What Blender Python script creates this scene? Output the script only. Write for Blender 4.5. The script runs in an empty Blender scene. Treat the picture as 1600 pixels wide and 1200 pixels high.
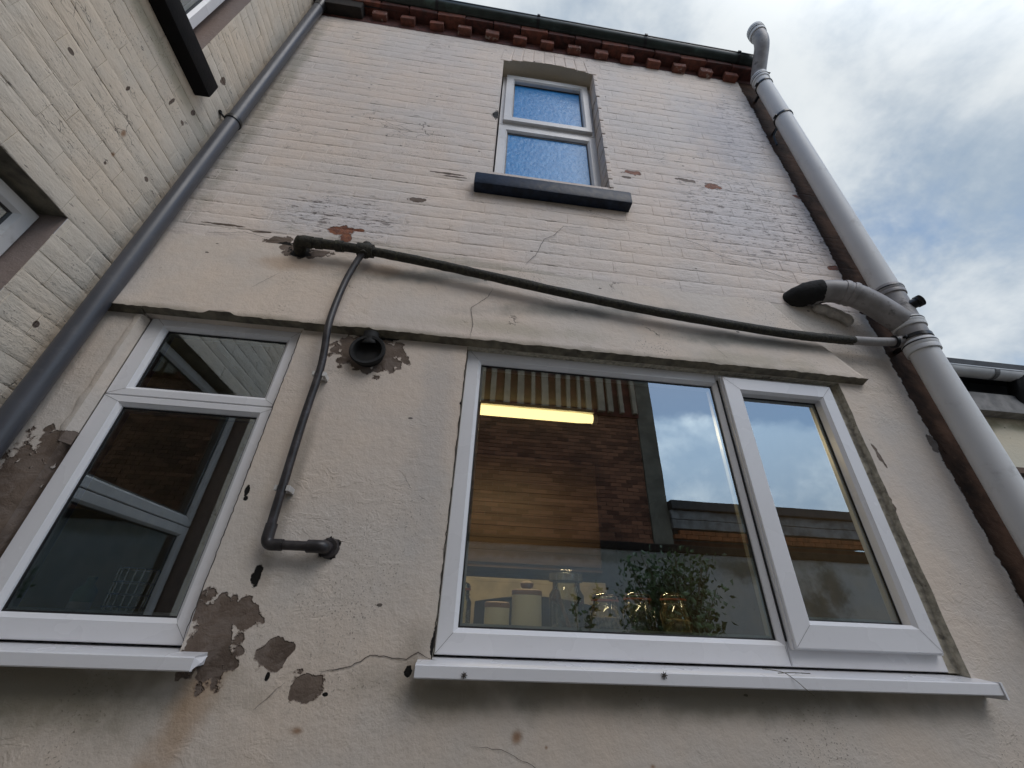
import bpy, bmesh, math, random
from mathutils import Vector, Matrix, noise as mnoise

random.seed(11)
S = bpy.context.scene
COL = S.collection

# ------------------------------------------------------------------ camera
cam_d = bpy.data.cameras.new("camera")
cam = bpy.data.objects.new("camera", cam_d)
COL.objects.link(cam)
S.camera = cam
cam_d.sensor_width = 36.0
cam_d.lens = 635.22 / 1600 * 36.0
cam_d.clip_start = 0.05
cam_d.clip_end = 400
_y, _p, _r = 0.09780044, 0.54440926, -0.04064273
_f = Vector((math.sin(_y) * math.cos(_p), math.cos(_y) * math.cos(_p), math.sin(_p)))
_rt = Vector((math.cos(_y), -math.sin(_y), 0))
_dn = _f.cross(_rt)
RX = _rt * math.cos(_r) + _dn * math.sin(_r)
DN = -_rt * math.sin(_r) + _dn * math.cos(_r)
CAMPOS = Vector((0, -1.41, 1.5))
m = Matrix.Identity(4)
for i in range(3):
    m[i][0] = RX[i]; m[i][1] = -DN[i]; m[i][2] = -_f[i]; m[i][3] = CAMPOS[i]
cam.matrix_world = m

# ------------------------------------------------------------------ world: cloudy sky with a blue opening high behind the yard
SUN_EL, SUN_ROT = math.radians(48), math.radians(150)
W = bpy.data.worlds.new("World"); S.world = W; W.use_nodes = True
nt = W.node_tree; nt.nodes.clear()


class NB:
    """small node builder"""
    def __init__(s, nt): s.nt = nt
    def n(s, t, **k):
        nd = s.nt.nodes.new(t)
        for a, v in k.items(): setattr(nd, a, v)
        return nd
    def link(s, a, b): s.nt.links.new(a, b)
    def setin(s, nd, i, v):
        if v is None: return
        if hasattr(v, "is_linked") or isinstance(v, bpy.types.NodeSocket): s.link(v, nd.inputs[i])
        else:
            if isinstance(v, (tuple, list)) and nd.inputs[i].type == 'RGBA' and len(v) == 3: v = (*v, 1)
            nd.inputs[i].default_value = v
    def math(s, op, a, b=None, c=None, clamp=False):
        nd = s.n("ShaderNodeMath", operation=op, use_clamp=clamp)
        s.setin(nd, 0, a); s.setin(nd, 1, b); s.setin(nd, 2, c)
        return nd.outputs[0]
    def noise(s, vec, scale, detail=3, rough=.5, dist=0, out=0):
        nd = s.n("ShaderNodeTexNoise")
        s.setin(nd, 'Vector', vec); nd.inputs['Scale'].default_value = scale
        nd.inputs['Detail'].default_value = detail; nd.inputs['Roughness'].default_value = rough
        nd.inputs['Distortion'].default_value = dist
        return nd.outputs[out]
    def ramp(s, v, a, b, lo=0., hi=1., smooth=True):
        nd = s.n("ShaderNodeMapRange", interpolation_type='SMOOTHSTEP' if smooth else 'LINEAR')
        s.setin(nd, 0, v); s.setin(nd, 1, a); s.setin(nd, 2, b); s.setin(nd, 3, lo); s.setin(nd, 4, hi)
        return nd.outputs[0]
    def mix(s, f, a, b, mode='MIX'):
        nd = s.n("ShaderNodeMix", data_type='RGBA', blend_type=mode)
        s.setin(nd, 0, f); s.setin(nd, 6, a); s.setin(nd, 7, b)
        return nd.outputs[2]
    def map(s, v, loc=(0, 0, 0), rot=(0, 0, 0), sc=(1, 1, 1), typ='POINT'):
        nd = s.n("ShaderNodeMapping", vector_type=typ)
        s.link(v, nd.inputs[0])
        nd.inputs[1].default_value = loc
        nd.inputs[2].default_value = rot
        nd.inputs[3].default_value = sc
        return nd.outputs[0]
    def sep(s, v):
        nd = s.n("ShaderNodeSeparateXYZ"); s.link(v, nd.inputs[0]); return nd.outputs


b = NB(nt)
sky = b.n("ShaderNodeTexSky", sky_type='NISHITA', sun_disc=False, sun_elevation=SUN_EL, sun_rotation=SUN_ROT)
sky.air_density = 1.4; sky.dust_density = .4; sky.ozone_density = 2.5
bg1 = b.n("ShaderNodeBackground"); b.link(sky.outputs[0], bg1.inputs[0]); bg1.inputs[1].default_value = .15
tc = b.n("ShaderNodeTexCoord"); dr = tc.outputs['Generated']
sx, sy, sz = b.sep(dr)
zc = b.math('MAXIMUM', sz, .06)
zc = b.math('ADD', zc, .75)
pl = b.n("ShaderNodeCombineXYZ"); b.link(b.math('DIVIDE', sx, zc), pl.inputs[0]); b.link(b.math('DIVIDE', sy, zc), pl.inputs[1])
n1 = b.noise(b.map(pl.outputs[0], loc=(1.35, .3, 0)), 2.2, 6, .55, .08)
n2 = b.noise(b.map(pl.outputs[0], loc=(7, 2, 3)), 5.2, 6, .6, .12)
n3 = b.noise(b.map(pl.outputs[0], loc=(3, 8, 1)), 1.6, 3, .5, .1)
clear = b.math('MULTIPLY', b.ramp(sy, .10, -.36), b.ramp(b.math('ADD', sz, b.math('MULTIPLY', b.math('SUBTRACT', n1, .5), .4)), .37, .46))
cov = b.math('ADD', b.math('ADD', b.math('MULTIPLY', n1, .62), b.math('MULTIPLY', n2, .38)), .105)
cov = b.math('SUBTRACT', cov, b.math('MULTIPLY', clear, .42))
mask = b.ramp(cov, .42, .58)
shade = b.ramp(b.math('ADD', b.math('MULTIPLY', n3, .45), b.math('MULTIPLY', n2, .55)), .38, .60)
ccol = b.mix(shade, (.38, .48, .60), (.86, .91, .94))
# the sun stands behind the cloud over the yard: the cloud cover is brighter around it
dp_ = b.n("ShaderNodeVectorMath", operation='DOT_PRODUCT'); b.link(dr, dp_.inputs[0])
dp_.inputs[1].default_value = (math.sin(SUN_ROT)*math.cos(SUN_EL), math.cos(SUN_ROT)*math.cos(SUN_EL), math.sin(SUN_EL))
bg2 = b.n("ShaderNodeBackground"); b.link(ccol, bg2.inputs[0]); b.link(b.ramp(dp_.outputs['Value'], .62, .98, .93, 3.1), bg2.inputs[1])
mx = b.n("ShaderNodeMixShader"); b.link(mask, mx.inputs[0]); b.link(bg1.outputs[0], mx.inputs[1]); b.link(bg2.outputs[0], mx.inputs[2])
wo = b.n("ShaderNodeOutputWorld"); b.link(mx.outputs[0], wo.inputs[0])

# ------------------------------------------------------------------ soft sun through cloud, from behind the camera on the right
sd = bpy.data.lights.new("sun", 'SUN'); so = bpy.data.objects.new("sun", sd); COL.objects.link(so)
sd.energy = 1.2; sd.angle = math.radians(35); sd.color = (1, .95, .88)
sdir = Vector((math.sin(SUN_ROT) * math.cos(SUN_EL), math.cos(SUN_ROT) * math.cos(SUN_EL), math.sin(SUN_EL)))
so.rotation_euler = (-sdir).to_track_quat('-Z', 'Y').to_euler()

S.view_settings.view_transform = 'Standard'; S.view_settings.look = 'None'
S.view_settings.gamma = 1; S.view_settings.exposure = 0; S.view_settings.use_curve_mapping = False
S.cycles.max_bounces = 6; S.cycles.diffuse_bounces = 3; S.cycles.glossy_bounces = 4; S.cycles.transparent_max_bounces = 12

# ================================================================== helpers
def tag(o, label=None, cat=None, group=None, kind=None):
    if label: o['label'] = label
    if cat: o['category'] = cat
    if group: o['group'] = group
    if kind: o['kind'] = kind
    return o

def empty(name, loc=(0, 0, 0), label=None, cat=None, group=None):
    o = bpy.data.objects.new(name, None); COL.objects.link(o); o.location = loc
    o.empty_display_size = .1
    o['_loc'] = 1
    del o['_loc']
    return tag(o, label, cat, group)

class MB:
    def __init__(s): s.v = []; s.f = []
    def quad(s, a, b_, c, d):
        i = len(s.v); s.v += [tuple(a), tuple(b_), tuple(c), tuple(d)]; s.f.append((i, i+1, i+2, i+3))
    def poly(s, pts):
        i = len(s.v); s.v += [tuple(p) for p in pts]; s.f.append(tuple(range(i, i+len(pts))))
    def box(s, x0, x1, y0, y1, z0, z1, c=0.):
        """box with chamfer c on all edges"""
        if c <= 0:
            i = len(s.v)
            for x in (x0, x1):
                for y in (y0, y1):
                    for z in (z0, z1): s.v.append((x, y, z))
            for q in ((0,1,3,2),(4,6,7,5),(0,4,5,1),(2,3,7,6),(0,2,6,4),(1,5,7,3)): s.f.append(tuple(i+k for k in q))
            return
        bm = bmesh.new()
        bmesh.ops.create_cube(bm, size=1)
        for v in bm.verts:
            v.co = Vector(((x0+x1)/2+v.co.x*(x1-x0), (y0+y1)/2+v.co.y*(y1-y0), (z0+z1)/2+v.co.z*(z1-z0)))
        bmesh.ops.bevel(bm, geom=bm.edges[:], offset=c, segments=2, affect='EDGES', profile=.6)
        s.bm(bm)
    def bm(s, bm):
        i = len(s.v); bm.verts.index_update()
        s.v += [tuple(v.co) for v in bm.verts]
        s.f += [tuple(i+v.index for v in f.verts) for f in bm.faces]
        bm.free()
    def tube(s, pts, r, seg=14, caps=True, wob=0.):
        """swept tube; r number or list"""
        pts = [Vector(p) for p in pts]; n = len(pts)
        rs = r if isinstance(r, (list, tuple)) else [r]*n
        base = len(s.v); up = None
        for k in range(n):
            t = (pts[min(k+1, n-1)]-pts[max(k-1, 0)]).normalized()
            if up is None:
                up = Vector((0, 0, 1)) if abs(t.z) < .9 else Vector((0, 1, 0))
            a = t.cross(up)
            a.normalize(); bb = a.cross(t).normalized(); up = bb
            for j in range(seg):
                th = 2*math.pi*j/seg
                rr = rs[k]*(1+wob*mnoise.noise(Vector((k*.9, j*1.3, n))))
                s.v.append(tuple(pts[k]+(a*math.cos(th)+bb*math.sin(th))*rr))
        for k in range(n-1):
            for j in range(seg):
                a0 = base+k*seg+j; a1 = base+k*seg+(j+1) % seg
                s.f.append((a0, a1, a1+seg, a0+seg))
        if caps:
            s.f.append(tuple(base+j for j in range(seg))[::-1]); s.f.append(tuple(base+(n-1)*seg+j for j in range(seg)))
    def lathe(s, prof, c, seg=24, axis='Z'):
        """prof: (radius, height)"""
        base = len(s.v); n = len(prof)
        for r, h in prof:
            for j in range(seg):
                th = 2*math.pi*j/seg
                if axis == 'Z': s.v.append((c[0]+r*math.cos(th), c[1]+r*math.sin(th), c[2]+h))
                else: s.v.append((c[0]+r*math.cos(th), c[1]-h, c[2]+r*math.sin(th)))
        for k in range(n-1):
            for j in range(seg):
                a0 = base+k*seg+j; a1 = base+k*seg+(j+1) % seg
                s.f.append((a0, a1, a1+seg, a0+seg))
    def ring(s, o, i, prof):
        """mitred frame in the XZ plane. o,i = (x0,x1,z0,z1); prof [('o'|'i', inset, y)]"""
        loops = []
        for w, d, y in prof:
            if w == 'o': r = (o[0]+d, o[1]-d, o[2]+d, o[3]-d)
            else: r = (i[0]-d, i[1]+d, i[2]-d, i[3]+d)
            loops.append([(r[0], y, r[2]), (r[1], y, r[2]), (r[1], y, r[3]), (r[0], y, r[3])])
        for a, b_ in zip(loops, loops[1:]):
            for k in range(4):
                s.quad(a[k], a[(k+1) % 4], b_[(k+1) % 4], b_[k])
    def build(s, name, mat, parent=None, smooth=False, xf=None, **t):
        me = bpy.data.meshes.new(name); vs = s.v
        if xf: vs = [tuple(xf @ Vector(v)) for v in vs]
        me.from_pydata(vs, [], s.f); me.update()
        if mat: me.materials.append(mat)
        if smooth:
            bm = bmesh.new(); bm.from_mesh(me)
            bmesh.ops.remove_doubles(bm, verts=bm.verts, dist=1e-5)
            bmesh.ops.recalc_face_normals(bm, faces=bm.faces)
            for f_ in bm.faces: f_.smooth = True
            ang = math.radians(smooth if smooth is not True else 40)
            for e in bm.edges:
                if len(e.link_faces) == 2 and e.calc_face_angle(0) > ang: e.smooth = False
            bm.to_mesh(me); bm.free()
        o = bpy.data.objects.new(name, me); COL.objects.link(o)
        if parent:
            o.parent = parent
        return tag(o, **t)

def bez(pts, n=8):
    """Catmull-Rom through pts"""
    P = [Vector(p) for p in pts]; out = []
    for i in range(len(P)-1):
        p0 = P[max(i-1, 0)]; p1 = P[i]; p2 = P[i+1]; p3 = P[min(i+2, len(P)-1)]
        for k in range(n):
            t = k/n
            out.append(.5*((2*p1)+(p2-p0)*t+(2*p0-5*p1+4*p2-p3)*t*t+(3*p1-p0-3*p2+p3)*t**3))
    out.append(P[-1]); return out

def corner(pts, rad, n=6):
    """polyline with rounded corners"""
    P = [Vector(p) for p in pts]; out = [P[0]]
    for i in range(1, len(P)-1):
        a = (P[i-1]-P[i]); c = (P[i+1]-P[i]); r = min(rad, a.length*.45, c.length*.45)
        A = P[i]+a.normalized()*r; C = P[i]+c.normalized()*r
        for k in range(n+1):
            t = k/n; out.append((1-t)**2*A+2*t*(1-t)*P[i]+t*t*C)
    out.append(P[-1]); return out

# ================================================================== materials
def newmat(name):
    mt = bpy.data.materials.new(name); mt.use_nodes = True; n = mt.node_tree; n.nodes.clear()
    bb = NB(n); out = bb.n("ShaderNodeOutputMaterial"); p = bb.n("ShaderNodeBsdfPrincipled")
    bb.link(p.outputs[0], out.inputs[0])
    return mt, bb, p, out

def pos(bb): return bb.n("ShaderNodeNewGeometry").outputs['Position']

def simple(name, col, rough=.5, metal=0, var=.15, vs=12, bump=0., bs=80, dirt=None, dirt_amt=.4, spec=.5, dirt_scale=5):
    mt, bb, p, _ = newmat(name); ps = pos(bb)
    n = bb.noise(ps, vs, 4)
    c = bb.mix(bb.ramp(n, .3, .7), tuple(x*(1-var) for x in col), tuple(min(1, x*(1+var)) for x in col))
    if dirt:
        d = bb.ramp(bb.noise(ps, dirt_scale, 6, .65), .55, .75, 0, dirt_amt)
        c = bb.mix(d, c, dirt)
    bb.link(c, p.inputs['Base Color'])
    bb.link(bb.ramp(n, .2, .8, rough*.85, min(1, rough*1.15)), p.inputs['Roughness'])
    p.inputs['Metallic'].default_value = metal
    p.inputs['Specular IOR Level'].default_value = spec
    if bump:
        bp = bb.n("ShaderNodeBump"); bb.link(bb.noise(ps, bs, 5), bp.inputs['Height'])
        bp.inputs['Distance'].default_value = bump; bp.inputs['Strength'].default_value = 1
        bb.link(bp.outputs[0], p.inputs['Normal'])
    return mt

def blobs(bb, ps, lst, warp, axis='Y'):
    """distance-like field: min over ellipses of |local| - 1 ; lst (u, z, ru, rz, angle). axis Y: u is x ; axis X: u is y"""
    cur = None
    for (u, z, ru, rz, a) in lst:
        if axis == 'Y': v = bb.map(ps, (u, 0, z), (0, -a, 0), (ru, 1e4, rz), 'TEXTURE')
        else: v = bb.map(ps, (0, u, z), (a, 0, 0), (1e4, ru, rz), 'TEXTURE')
        nd = bb.n("ShaderNodeVectorMath", operation='LENGTH'); bb.link(v, nd.inputs[0])
        cur = nd.outputs['Value'] if cur is None else bb.math('MINIMUM', cur, nd.outputs['Value'])
    return bb.math('ADD', cur, warp)

def paint(name, base, brick=False, chips=(), greys=(), stains=(), rusts=(), holes=(), flake=None, axis='Y', edge_x=None, tone=.0):
    mt, bb, p, _ = newmat(name); ps = pos(bb)
    nL = bb.noise(ps, 1.6, 4, .6); nM = bb.noise(ps, 7, 3, .6); nS = bb.noise(ps, 38, 3, .6); nF = bb.noise(ps, 150, 2, .6)
    c = bb.mix(bb.ramp(nL, .35, .65), tuple(x*y for x, y in zip(base, (.93, .955, .99))), tuple(x*y for x, y in zip(base, (1.04, .99, .945))))
    c = bb.mix(bb.ramp(nM, .35, .75, 0, .22), c, tuple(x*.80 for x in base))
    c = bb.mix(bb.ramp(nS, .5, .8, 0, .16), c, tuple(x*.62 for x in base))
    nP = bb.noise(bb.map(ps, (3, 1, 7)), .9, 2, .5)
    c = bb.mix(bb.ramp(nP, .5, .72, 0, .30), c, (base[0]*1.0, base[1]*.925, base[2]*.90))
    # dirt specks / pits
    pit = bb.math('MULTIPLY', bb.ramp(nF, .61, .66), bb.ramp(bb.noise(bb.map(ps, (5, 5, 5)), 3.1, 4, .6), .50, .66))
    c = bb.mix(bb.math('MULTIPLY', pit, .7), c, (.13, .10, .075))
    # sparse bigger nicks
    vv = bb.n("ShaderNodeTexVoronoi", feature='F1'); vv.inputs['Scale'].default_value = 9
    vm = bb.map(ps, (0, 0, 0), (0, 0, 0), (1, 1, 2.1)); bb.link(vm, vv.inputs['Vector']); 
    nick = bb.math('MULTIPLY', bb.math('LESS_THAN', bb.math('ADD', vv.outputs['Distance'], bb.math('MULTIPLY', nS, .16)), .155),
                   bb.math('GREATER_THAN', bb.sep(vv.outputs['Color'])[0], .74))
    # hair cracks in patches
    vw = bb.n("ShaderNodeVectorMath", operation='ADD')
    wn = bb.noise(ps, 14, 4, .6, 0, 1); ws = bb.n("ShaderNodeVectorMath", operation='SCALE'); bb.link(wn, ws.inputs[0]); ws.inputs['Scale'].default_value = .07
    bb.link(ps, vw.inputs[0]); bb.link(ws.outputs[0], vw.inputs[1])
    ve = bb.n("ShaderNodeTexVoronoi", feature='DISTANCE_TO_EDGE'); ve.inputs['Scale'].default_value = 9 if brick else 3.2
    bb.link(bb.map(vw.outputs[0], sc=(1, 1, 2.6) if brick else (1, 1, 1.1)), ve.inputs['Vector'])
    crk = bb.math('MULTIPLY', bb.ramp(ve.outputs['Distance'], .020 if brick else .005, .006 if brick else .001),
                  bb.ramp(bb.noise(bb.map(ps, (9, 4, 2)), 2.4, 3, .7), .60 if brick else .63, .68 if brick else .68))
    dark = crk
    height = bb.math('MULTIPLY', nM, 1.2)
    height = bb.math('ADD', height, bb.math('MULTIPLY', nS, .95))
    height = bb.math('ADD', height, bb.math('MULTIPLY', nF, .34))
    # trowel / brush ridges
    st = bb.noise(bb.map(ps, sc=(1, 1, 3.4)) if brick else bb.map(ps, sc=(1, 1, 1.5)), 16, 3, .62, .9)
    stm = bb.ramp(bb.noise(bb.map(ps, (2, 6, 1)), 2.0, 3, .6), .45, .65, .12, .75)
    height = bb.math('ADD', height, bb.math('MULTIPLY', bb.math('MULTIPLY', bb.ramp(st, .48, .58), stm), .38))
    height = bb.math('SUBTRACT', height, bb.math('MULTIPLY', dark, 1.2))
    if brick:
        # broken dark hair lines and sagging paint along the bed joints
        zz = bb.sep(ps)[2]
        ph = bb.math('FRACT', bb.math('DIVIDE', bb.math('ADD', bb.math('ADD', zz, -(2.985 if axis == 'Y' else 1.70)), bb.math('MULTIPLY', bb.math('SUBTRACT', nS, .5), .018)), .086))
        dj = bb.math('MINIMUM', ph, bb.math('SUBTRACT', 1, ph))
        jn = bb.noise(bb.map(ps, (4, 4, 0), sc=(1, 1, 3)), 5.5, 4, .7)
        jl = bb.math('MULTIPLY', bb.ramp(dj, .030, .008), bb.ramp(jn, .55 if axis == 'Y' else .585, .62))
        js = bb.math('MULTIPLY', bb.ramp(dj, .12, .0), bb.ramp(jn, .42, .60, .25 if axis == 'Y' else .08, 1. if axis == 'Y' else .75))
        dark = bb.math('MAXIMUM', dark, bb.math('MULTIPLY', jl, .75))
        height = bb.math('SUBTRACT', height, bb.math('MULTIPLY', js, .7))
        height = bb.math('SUBTRACT', height, bb.math('MULTIPLY', jl, .8))
        sg = bb.noise(bb.map(ps, (1, 1, 6), sc=(1, 1, 4.)), 7, 3, .6)
        height = bb.math('ADD', height, bb.math('MULTIPLY', sg, 1.8))
        fl = bb.noise(bb.map(ps, sc=(1, 1, 4.5)), 15, 4, .68, .8)
        flm = bb.ramp(fl, .64, .655)
        if flake:
            fd = blobs(bb, ps, flake, 0., axis)
            flm = bb.math('MAXIMUM', bb.math('MULTIPLY', flm, .6), bb.math('MULTIPLY', bb.ramp(fl, .565, .58), bb.ramp(fd, 1.15, .6)))
            c = bb.mix(bb.math('MULTIPLY', bb.ramp(bb.math('ADD', fd, nS), 1.8, .8), .35), c, (.55, .58, .66))
        dark = bb.math('MAXIMUM', dark, bb.math('MULTIPLY', flm, .95))
    c = bb.mix(bb.math('MULTIPLY', dark, .75), c, (.11, .09, .08))
    c = bb.mix(bb.math('MULTIPLY', nick, .9), c, (.085, .07, .06))
    height = bb.math('SUBTRACT', height, bb.math('MULTIPLY', nick, 1.0))
    wj = bb.math('MULTIPLY', bb.math('SUBTRACT', bb.math('ADD', bb.math('MULTIPLY', nM, .5), bb.math('MULTIPLY', nS, .5)), .5), 2.0)
    vj = bb.n('ShaderNodeTexVoronoi', feature='F1'); vj.inputs['Scale'].default_value = 26; bb.link(ps, vj.inputs['Vector'])
    wj = bb.math('ADD', wj, bb.math('MULTIPLY', bb.math('SUBTRACT', vj.outputs['Distance'], .45), .75))
    wh = bb.math('MULTIPLY', bb.math('SUBTRACT', nS, .40), 1.6)
    wsoft = bb.math('MULTIPLY', bb.math('SUBTRACT', nM, .5), 1.6)
    if stains:
        for (cc, amt, lst) in stains:
            d = blobs(bb, ps, lst, wsoft, axis)
            c = bb.mix(bb.ramp(d, 1.25, .2, 0, amt), c, cc)
    if rusts:
        d = blobs(bb, ps, rusts, wsoft, axis)
        c = bb.mix(bb.ramp(d, 1.2, .1, 0, .75), c, (.24, .10, .025))
    rough = .62
    if chips or edge_x is not None:
        bt = bb.mix(bb.ramp(nS, .3, .7), (.30, .115, .06), (.14, .06, .045))
        bt = bb.mix(bb.ramp(nF, .55, .7, 0, .7), bt, (.40, .26, .2))
        if chips:
            d = blobs(bb, ps, chips, wj, axis); mk = bb.ramp(d, 1.04, .96)
            rim_shadow = bb.math('MULTIPLY', bb.ramp(d, 1.22, 1.02), .55)  # edge shadow of the chips, painted into the colour
            c = bb.mix(rim_shadow, c, (.12, .085, .07))
            c = bb.mix(mk, c, bt); height = bb.math('SUBTRACT', height, bb.math('MULTIPLY', mk, 3.2))
    if greys:
        gt = bb.mix(bb.ramp(nM, .3, .7), (.098, .072, .056), (.19, .145, .115))
        gt = bb.mix(bb.ramp(st, .45, .6, 0, .55), gt, (.21, .17, .145))
        d = blobs(bb, ps, greys, wj, axis); mk = bb.ramp(d, 1.04, .96)
        rim_shadow = bb.math('MULTIPLY', bb.ramp(d, 1.12, 1.0), .7)  # shadow round the bare patches, mixed into the paint colour
        c = bb.mix(rim_shadow, c, (.15, .10, .07))
        c = bb.mix(mk, c, gt); height = bb.math('SUBTRACT', height, bb.math('MULTIPLY', mk, bb.math('ADD', 2.0, bb.math('MULTIPLY', st, 1.4))))
    if holes:
        d = blobs(bb, ps, holes, wh, axis); mk = bb.ramp(d, 1.05, .9)
        c = bb.mix(mk, c, (.012, .011, .010)); height = bb.math('SUBTRACT', height, bb.math('MULTIPLY', mk, 4))
    if edge_x is not None:
        x_, _y2, z_ = bb.sep(ps)
        e = bb.math('ADD', x_, bb.math('MULTIPLY', bb.math('SUBTRACT', nM, .5), .07))
        e = bb.math('ADD', e, bb.math('MULTIPLY', bb.math('SUBTRACT', nS, .5), .035))
        mk = bb.ramp(e, edge_x-.004, edge_x+.004)
        br = bb.mix(bb.ramp(nM, .3, .7), (.018, .011, .008), (.075, .042, .028))
        br = bb.mix(bb.ramp(nS, .55, .75, 0, .5), br, (.085, .055, .04))
        p.inputs['Specular IOR Level'].default_value = .2; bb.link(bb.ramp(mk, 0, 1, .22, .02, False), p.inputs['Specular IOR Level'])
        c = bb.mix(mk, c, br); height = bb.math('SUBTRACT', height, bb.math('MULTIPLY', mk, 2.5))
    bb.link(c, p.inputs['Base Color'])
    p.inputs['Roughness'].default_value = rough
    if edge_x is None: p.inputs['Specular IOR Level'].default_value = .22
    bp = bb.n("ShaderNodeBump"); bb.link(height, bp.inputs['Height']); bp.inputs['Distance'].default_value = .0034
    bp.inputs['Strength'].default_value = .8
    bb.link(bp.outputs[0], p.inputs['Normal'])
    return mt

CREAM = (.735, .652, .585)
UP_CHIPS = [(-.727, 3.146, .075, .03, .2), (-.70, 3.10, .03, .035, 0), (.845, 3.99, .06, .022, .1), (1.37, 3.965, .05, .03, 0), (-.66, 3.16, .05, .012, 0),
            (1.955, 3.98, .035, .02, 0), (1.95, 3.32, .04, .02, 0)]
UP_GREYS = [(-.98, 3.02, .07, .03, .2), (-.93, 2.97, .09, .035, 0), (1.2, 3.99, .06, .018, 0), (-.417, 3.45, .045, .02, .1), (-.28, 3.722, .10, .009, 0), (-.23, 3.70, .09, .007, 0),
            (-.72, 2.96, .06, .025, .2), (.80, 3.93, .03, .012, 0), (-1.25, 3.09, .10, .006, 0), (-1.08, 3.07, .05, .006, .1)]
UP_HOLES = [(-.86, 2.975, .05, .055, 0), (-.95, 3.005, .045, .02, .2), (-.04, 4.45, .035, .06, 0)]
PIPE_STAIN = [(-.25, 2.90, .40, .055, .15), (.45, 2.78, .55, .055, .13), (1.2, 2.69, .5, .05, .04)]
m_brick = paint("painted_brick", CREAM, True, chips=UP_CHIPS, greys=UP_GREYS, holes=UP_HOLES,
                stains=[((.22, .17, .11), .5, [(-.8, 2.93, .22, .06, 0), (.33, 3.58, .5, .035, 0)]),
                        ((.20, .20, .13), .45, [(-1.42, 4.3, .07, 1.4, 0), (.35, 2.98, 1.3, .045, -.1)]),
                        ((.42, .41, .44), .5, [(1.6, 4.6, .35, .6, 0)])],
                flake=[(1.76, 4.7, .24, .65, -.15), (1.85, 3.7, .18, .4, 0), (1.55, 3.7, .5, .5, 0), (-.75, 3.25, .35, .2, 0)], edge_x=1.97)
m_render = paint("painted_render", (.68, .605, .525), False,
                 greys=[(-.665, 1.46, .072, .115, .3), (-.60, 1.51, .05, .04, 0), (-.497, 1.42, .05, .040, .4), (-.385, 1.355, .046, .044, 0),
                        (-.455, 2.455, .15, .092, -.15), (-1.38, 1.77, .10, .24, .12), (-1.35, 1.96, .06, .06, .5), (1.68, 2.19, .012, .05, .2), (1.625, 1.97, .022, .05, 0),
                        (1.98, 2.25, .03, .05, .3)],
                 holes=[(-.602, 1.612, .016, .035, 0), (-.715, 1.86, .008, .022, 0), (-.71, 1.835, .008, .009, 0), (-.412, 1.70, .034, .036, 0), (-.12, 1.392, .012, .014, 0), (-.44, 2.53, .12, .02, 0),
                        (-.05, 2.37, .004, .02, 0), (-.06, 2.25, .006, .010, 0), (-.055, 2.15, .003, .008, 0), (-.055, 1.46, .012, .05, 0), (1.635, 1.50, .012, .06, 0),
                        (-.33, 1.335, .010, .006, 0), (-.49, 1.37, .007, .012, 0)],
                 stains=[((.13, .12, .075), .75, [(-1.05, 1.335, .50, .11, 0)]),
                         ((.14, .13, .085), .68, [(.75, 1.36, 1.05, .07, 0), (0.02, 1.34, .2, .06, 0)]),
                         ((.40, .22, .09), .45, [(-.66, 1.30, .06, .16, -.15), (-.70, 1.10, .05, .14, 0)]),
                         ((.20, .17, .13), .45, [(-.1, 1.44, .06, .10, 0), (.1, 2.51, 2.2, .03, 0), (-.58, 1.9, .03, .35, 0)]),
                         ((.40, .41, .42), .35, [(-.15, 2.1, .09, .6, 0), (1.83, 1.9, .12, .7, 0)])],
                 rusts=[(.19, 1.255, .018, .018, 0), (.27, 1.235, .007, .006, 0), (-.38, 1.26, .025, .012, 0), (.56, 1.2, .010, .007, 0)], edge_x=1.985)
m_band = paint("painted_band", (.69, .61, .53), False, greys=[(-.86, 2.975, .12, .05, 0)], holes=[(-.87, 2.965, .06, .05, 0)],
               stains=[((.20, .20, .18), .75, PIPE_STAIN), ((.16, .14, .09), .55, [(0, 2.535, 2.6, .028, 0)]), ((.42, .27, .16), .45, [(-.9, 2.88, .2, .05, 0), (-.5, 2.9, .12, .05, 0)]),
                       ((.30, .28, .18), .35, [(1.2, 2.58, .35, .05, 0), (.1, 2.62, .5, .05, 0)])])
m_side = paint("painted_side_wall", (.72, .64, .53), True,
               greys=[(-.30, 3.02, .006, .008, 0), (-.17, 4.02, .018, .03, 0), (-.18, 3.66, .010, .02, 0), (-.28, 3.55, .008, .03, 0), (-.19, 3.55, .012, .012, 0), (-.42, 3.35, .006, .014, 0), (-.60, 3.2, .010, .008, 0), (-.15, 3.15, .010, .010, 0), (-.30, 2.60, .014, .008, 0), (-.12, 2.35, .010, .012, 0)],
               stains=[((.20, .19, .09), .4, [(-.45, 3.66, .40, .045, 0)])],
               rusts=[(-.325, 3.19, .012, .02, 0), (-.30, 3.08, .010, .014, 0)], axis='X')
m_jamb = paint("brown_flaked_jamb", (.30, .235, .205), False, axis='X')
m_soffit = simple("dark_soffit", (.17, .15, .11), .8, var=.4, vs=20, bump=.004, bs=50, dirt=(.03, .028, .02), dirt_amt=.8, dirt_scale=12)  # much darker than the wall paint, blotched near black

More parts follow.
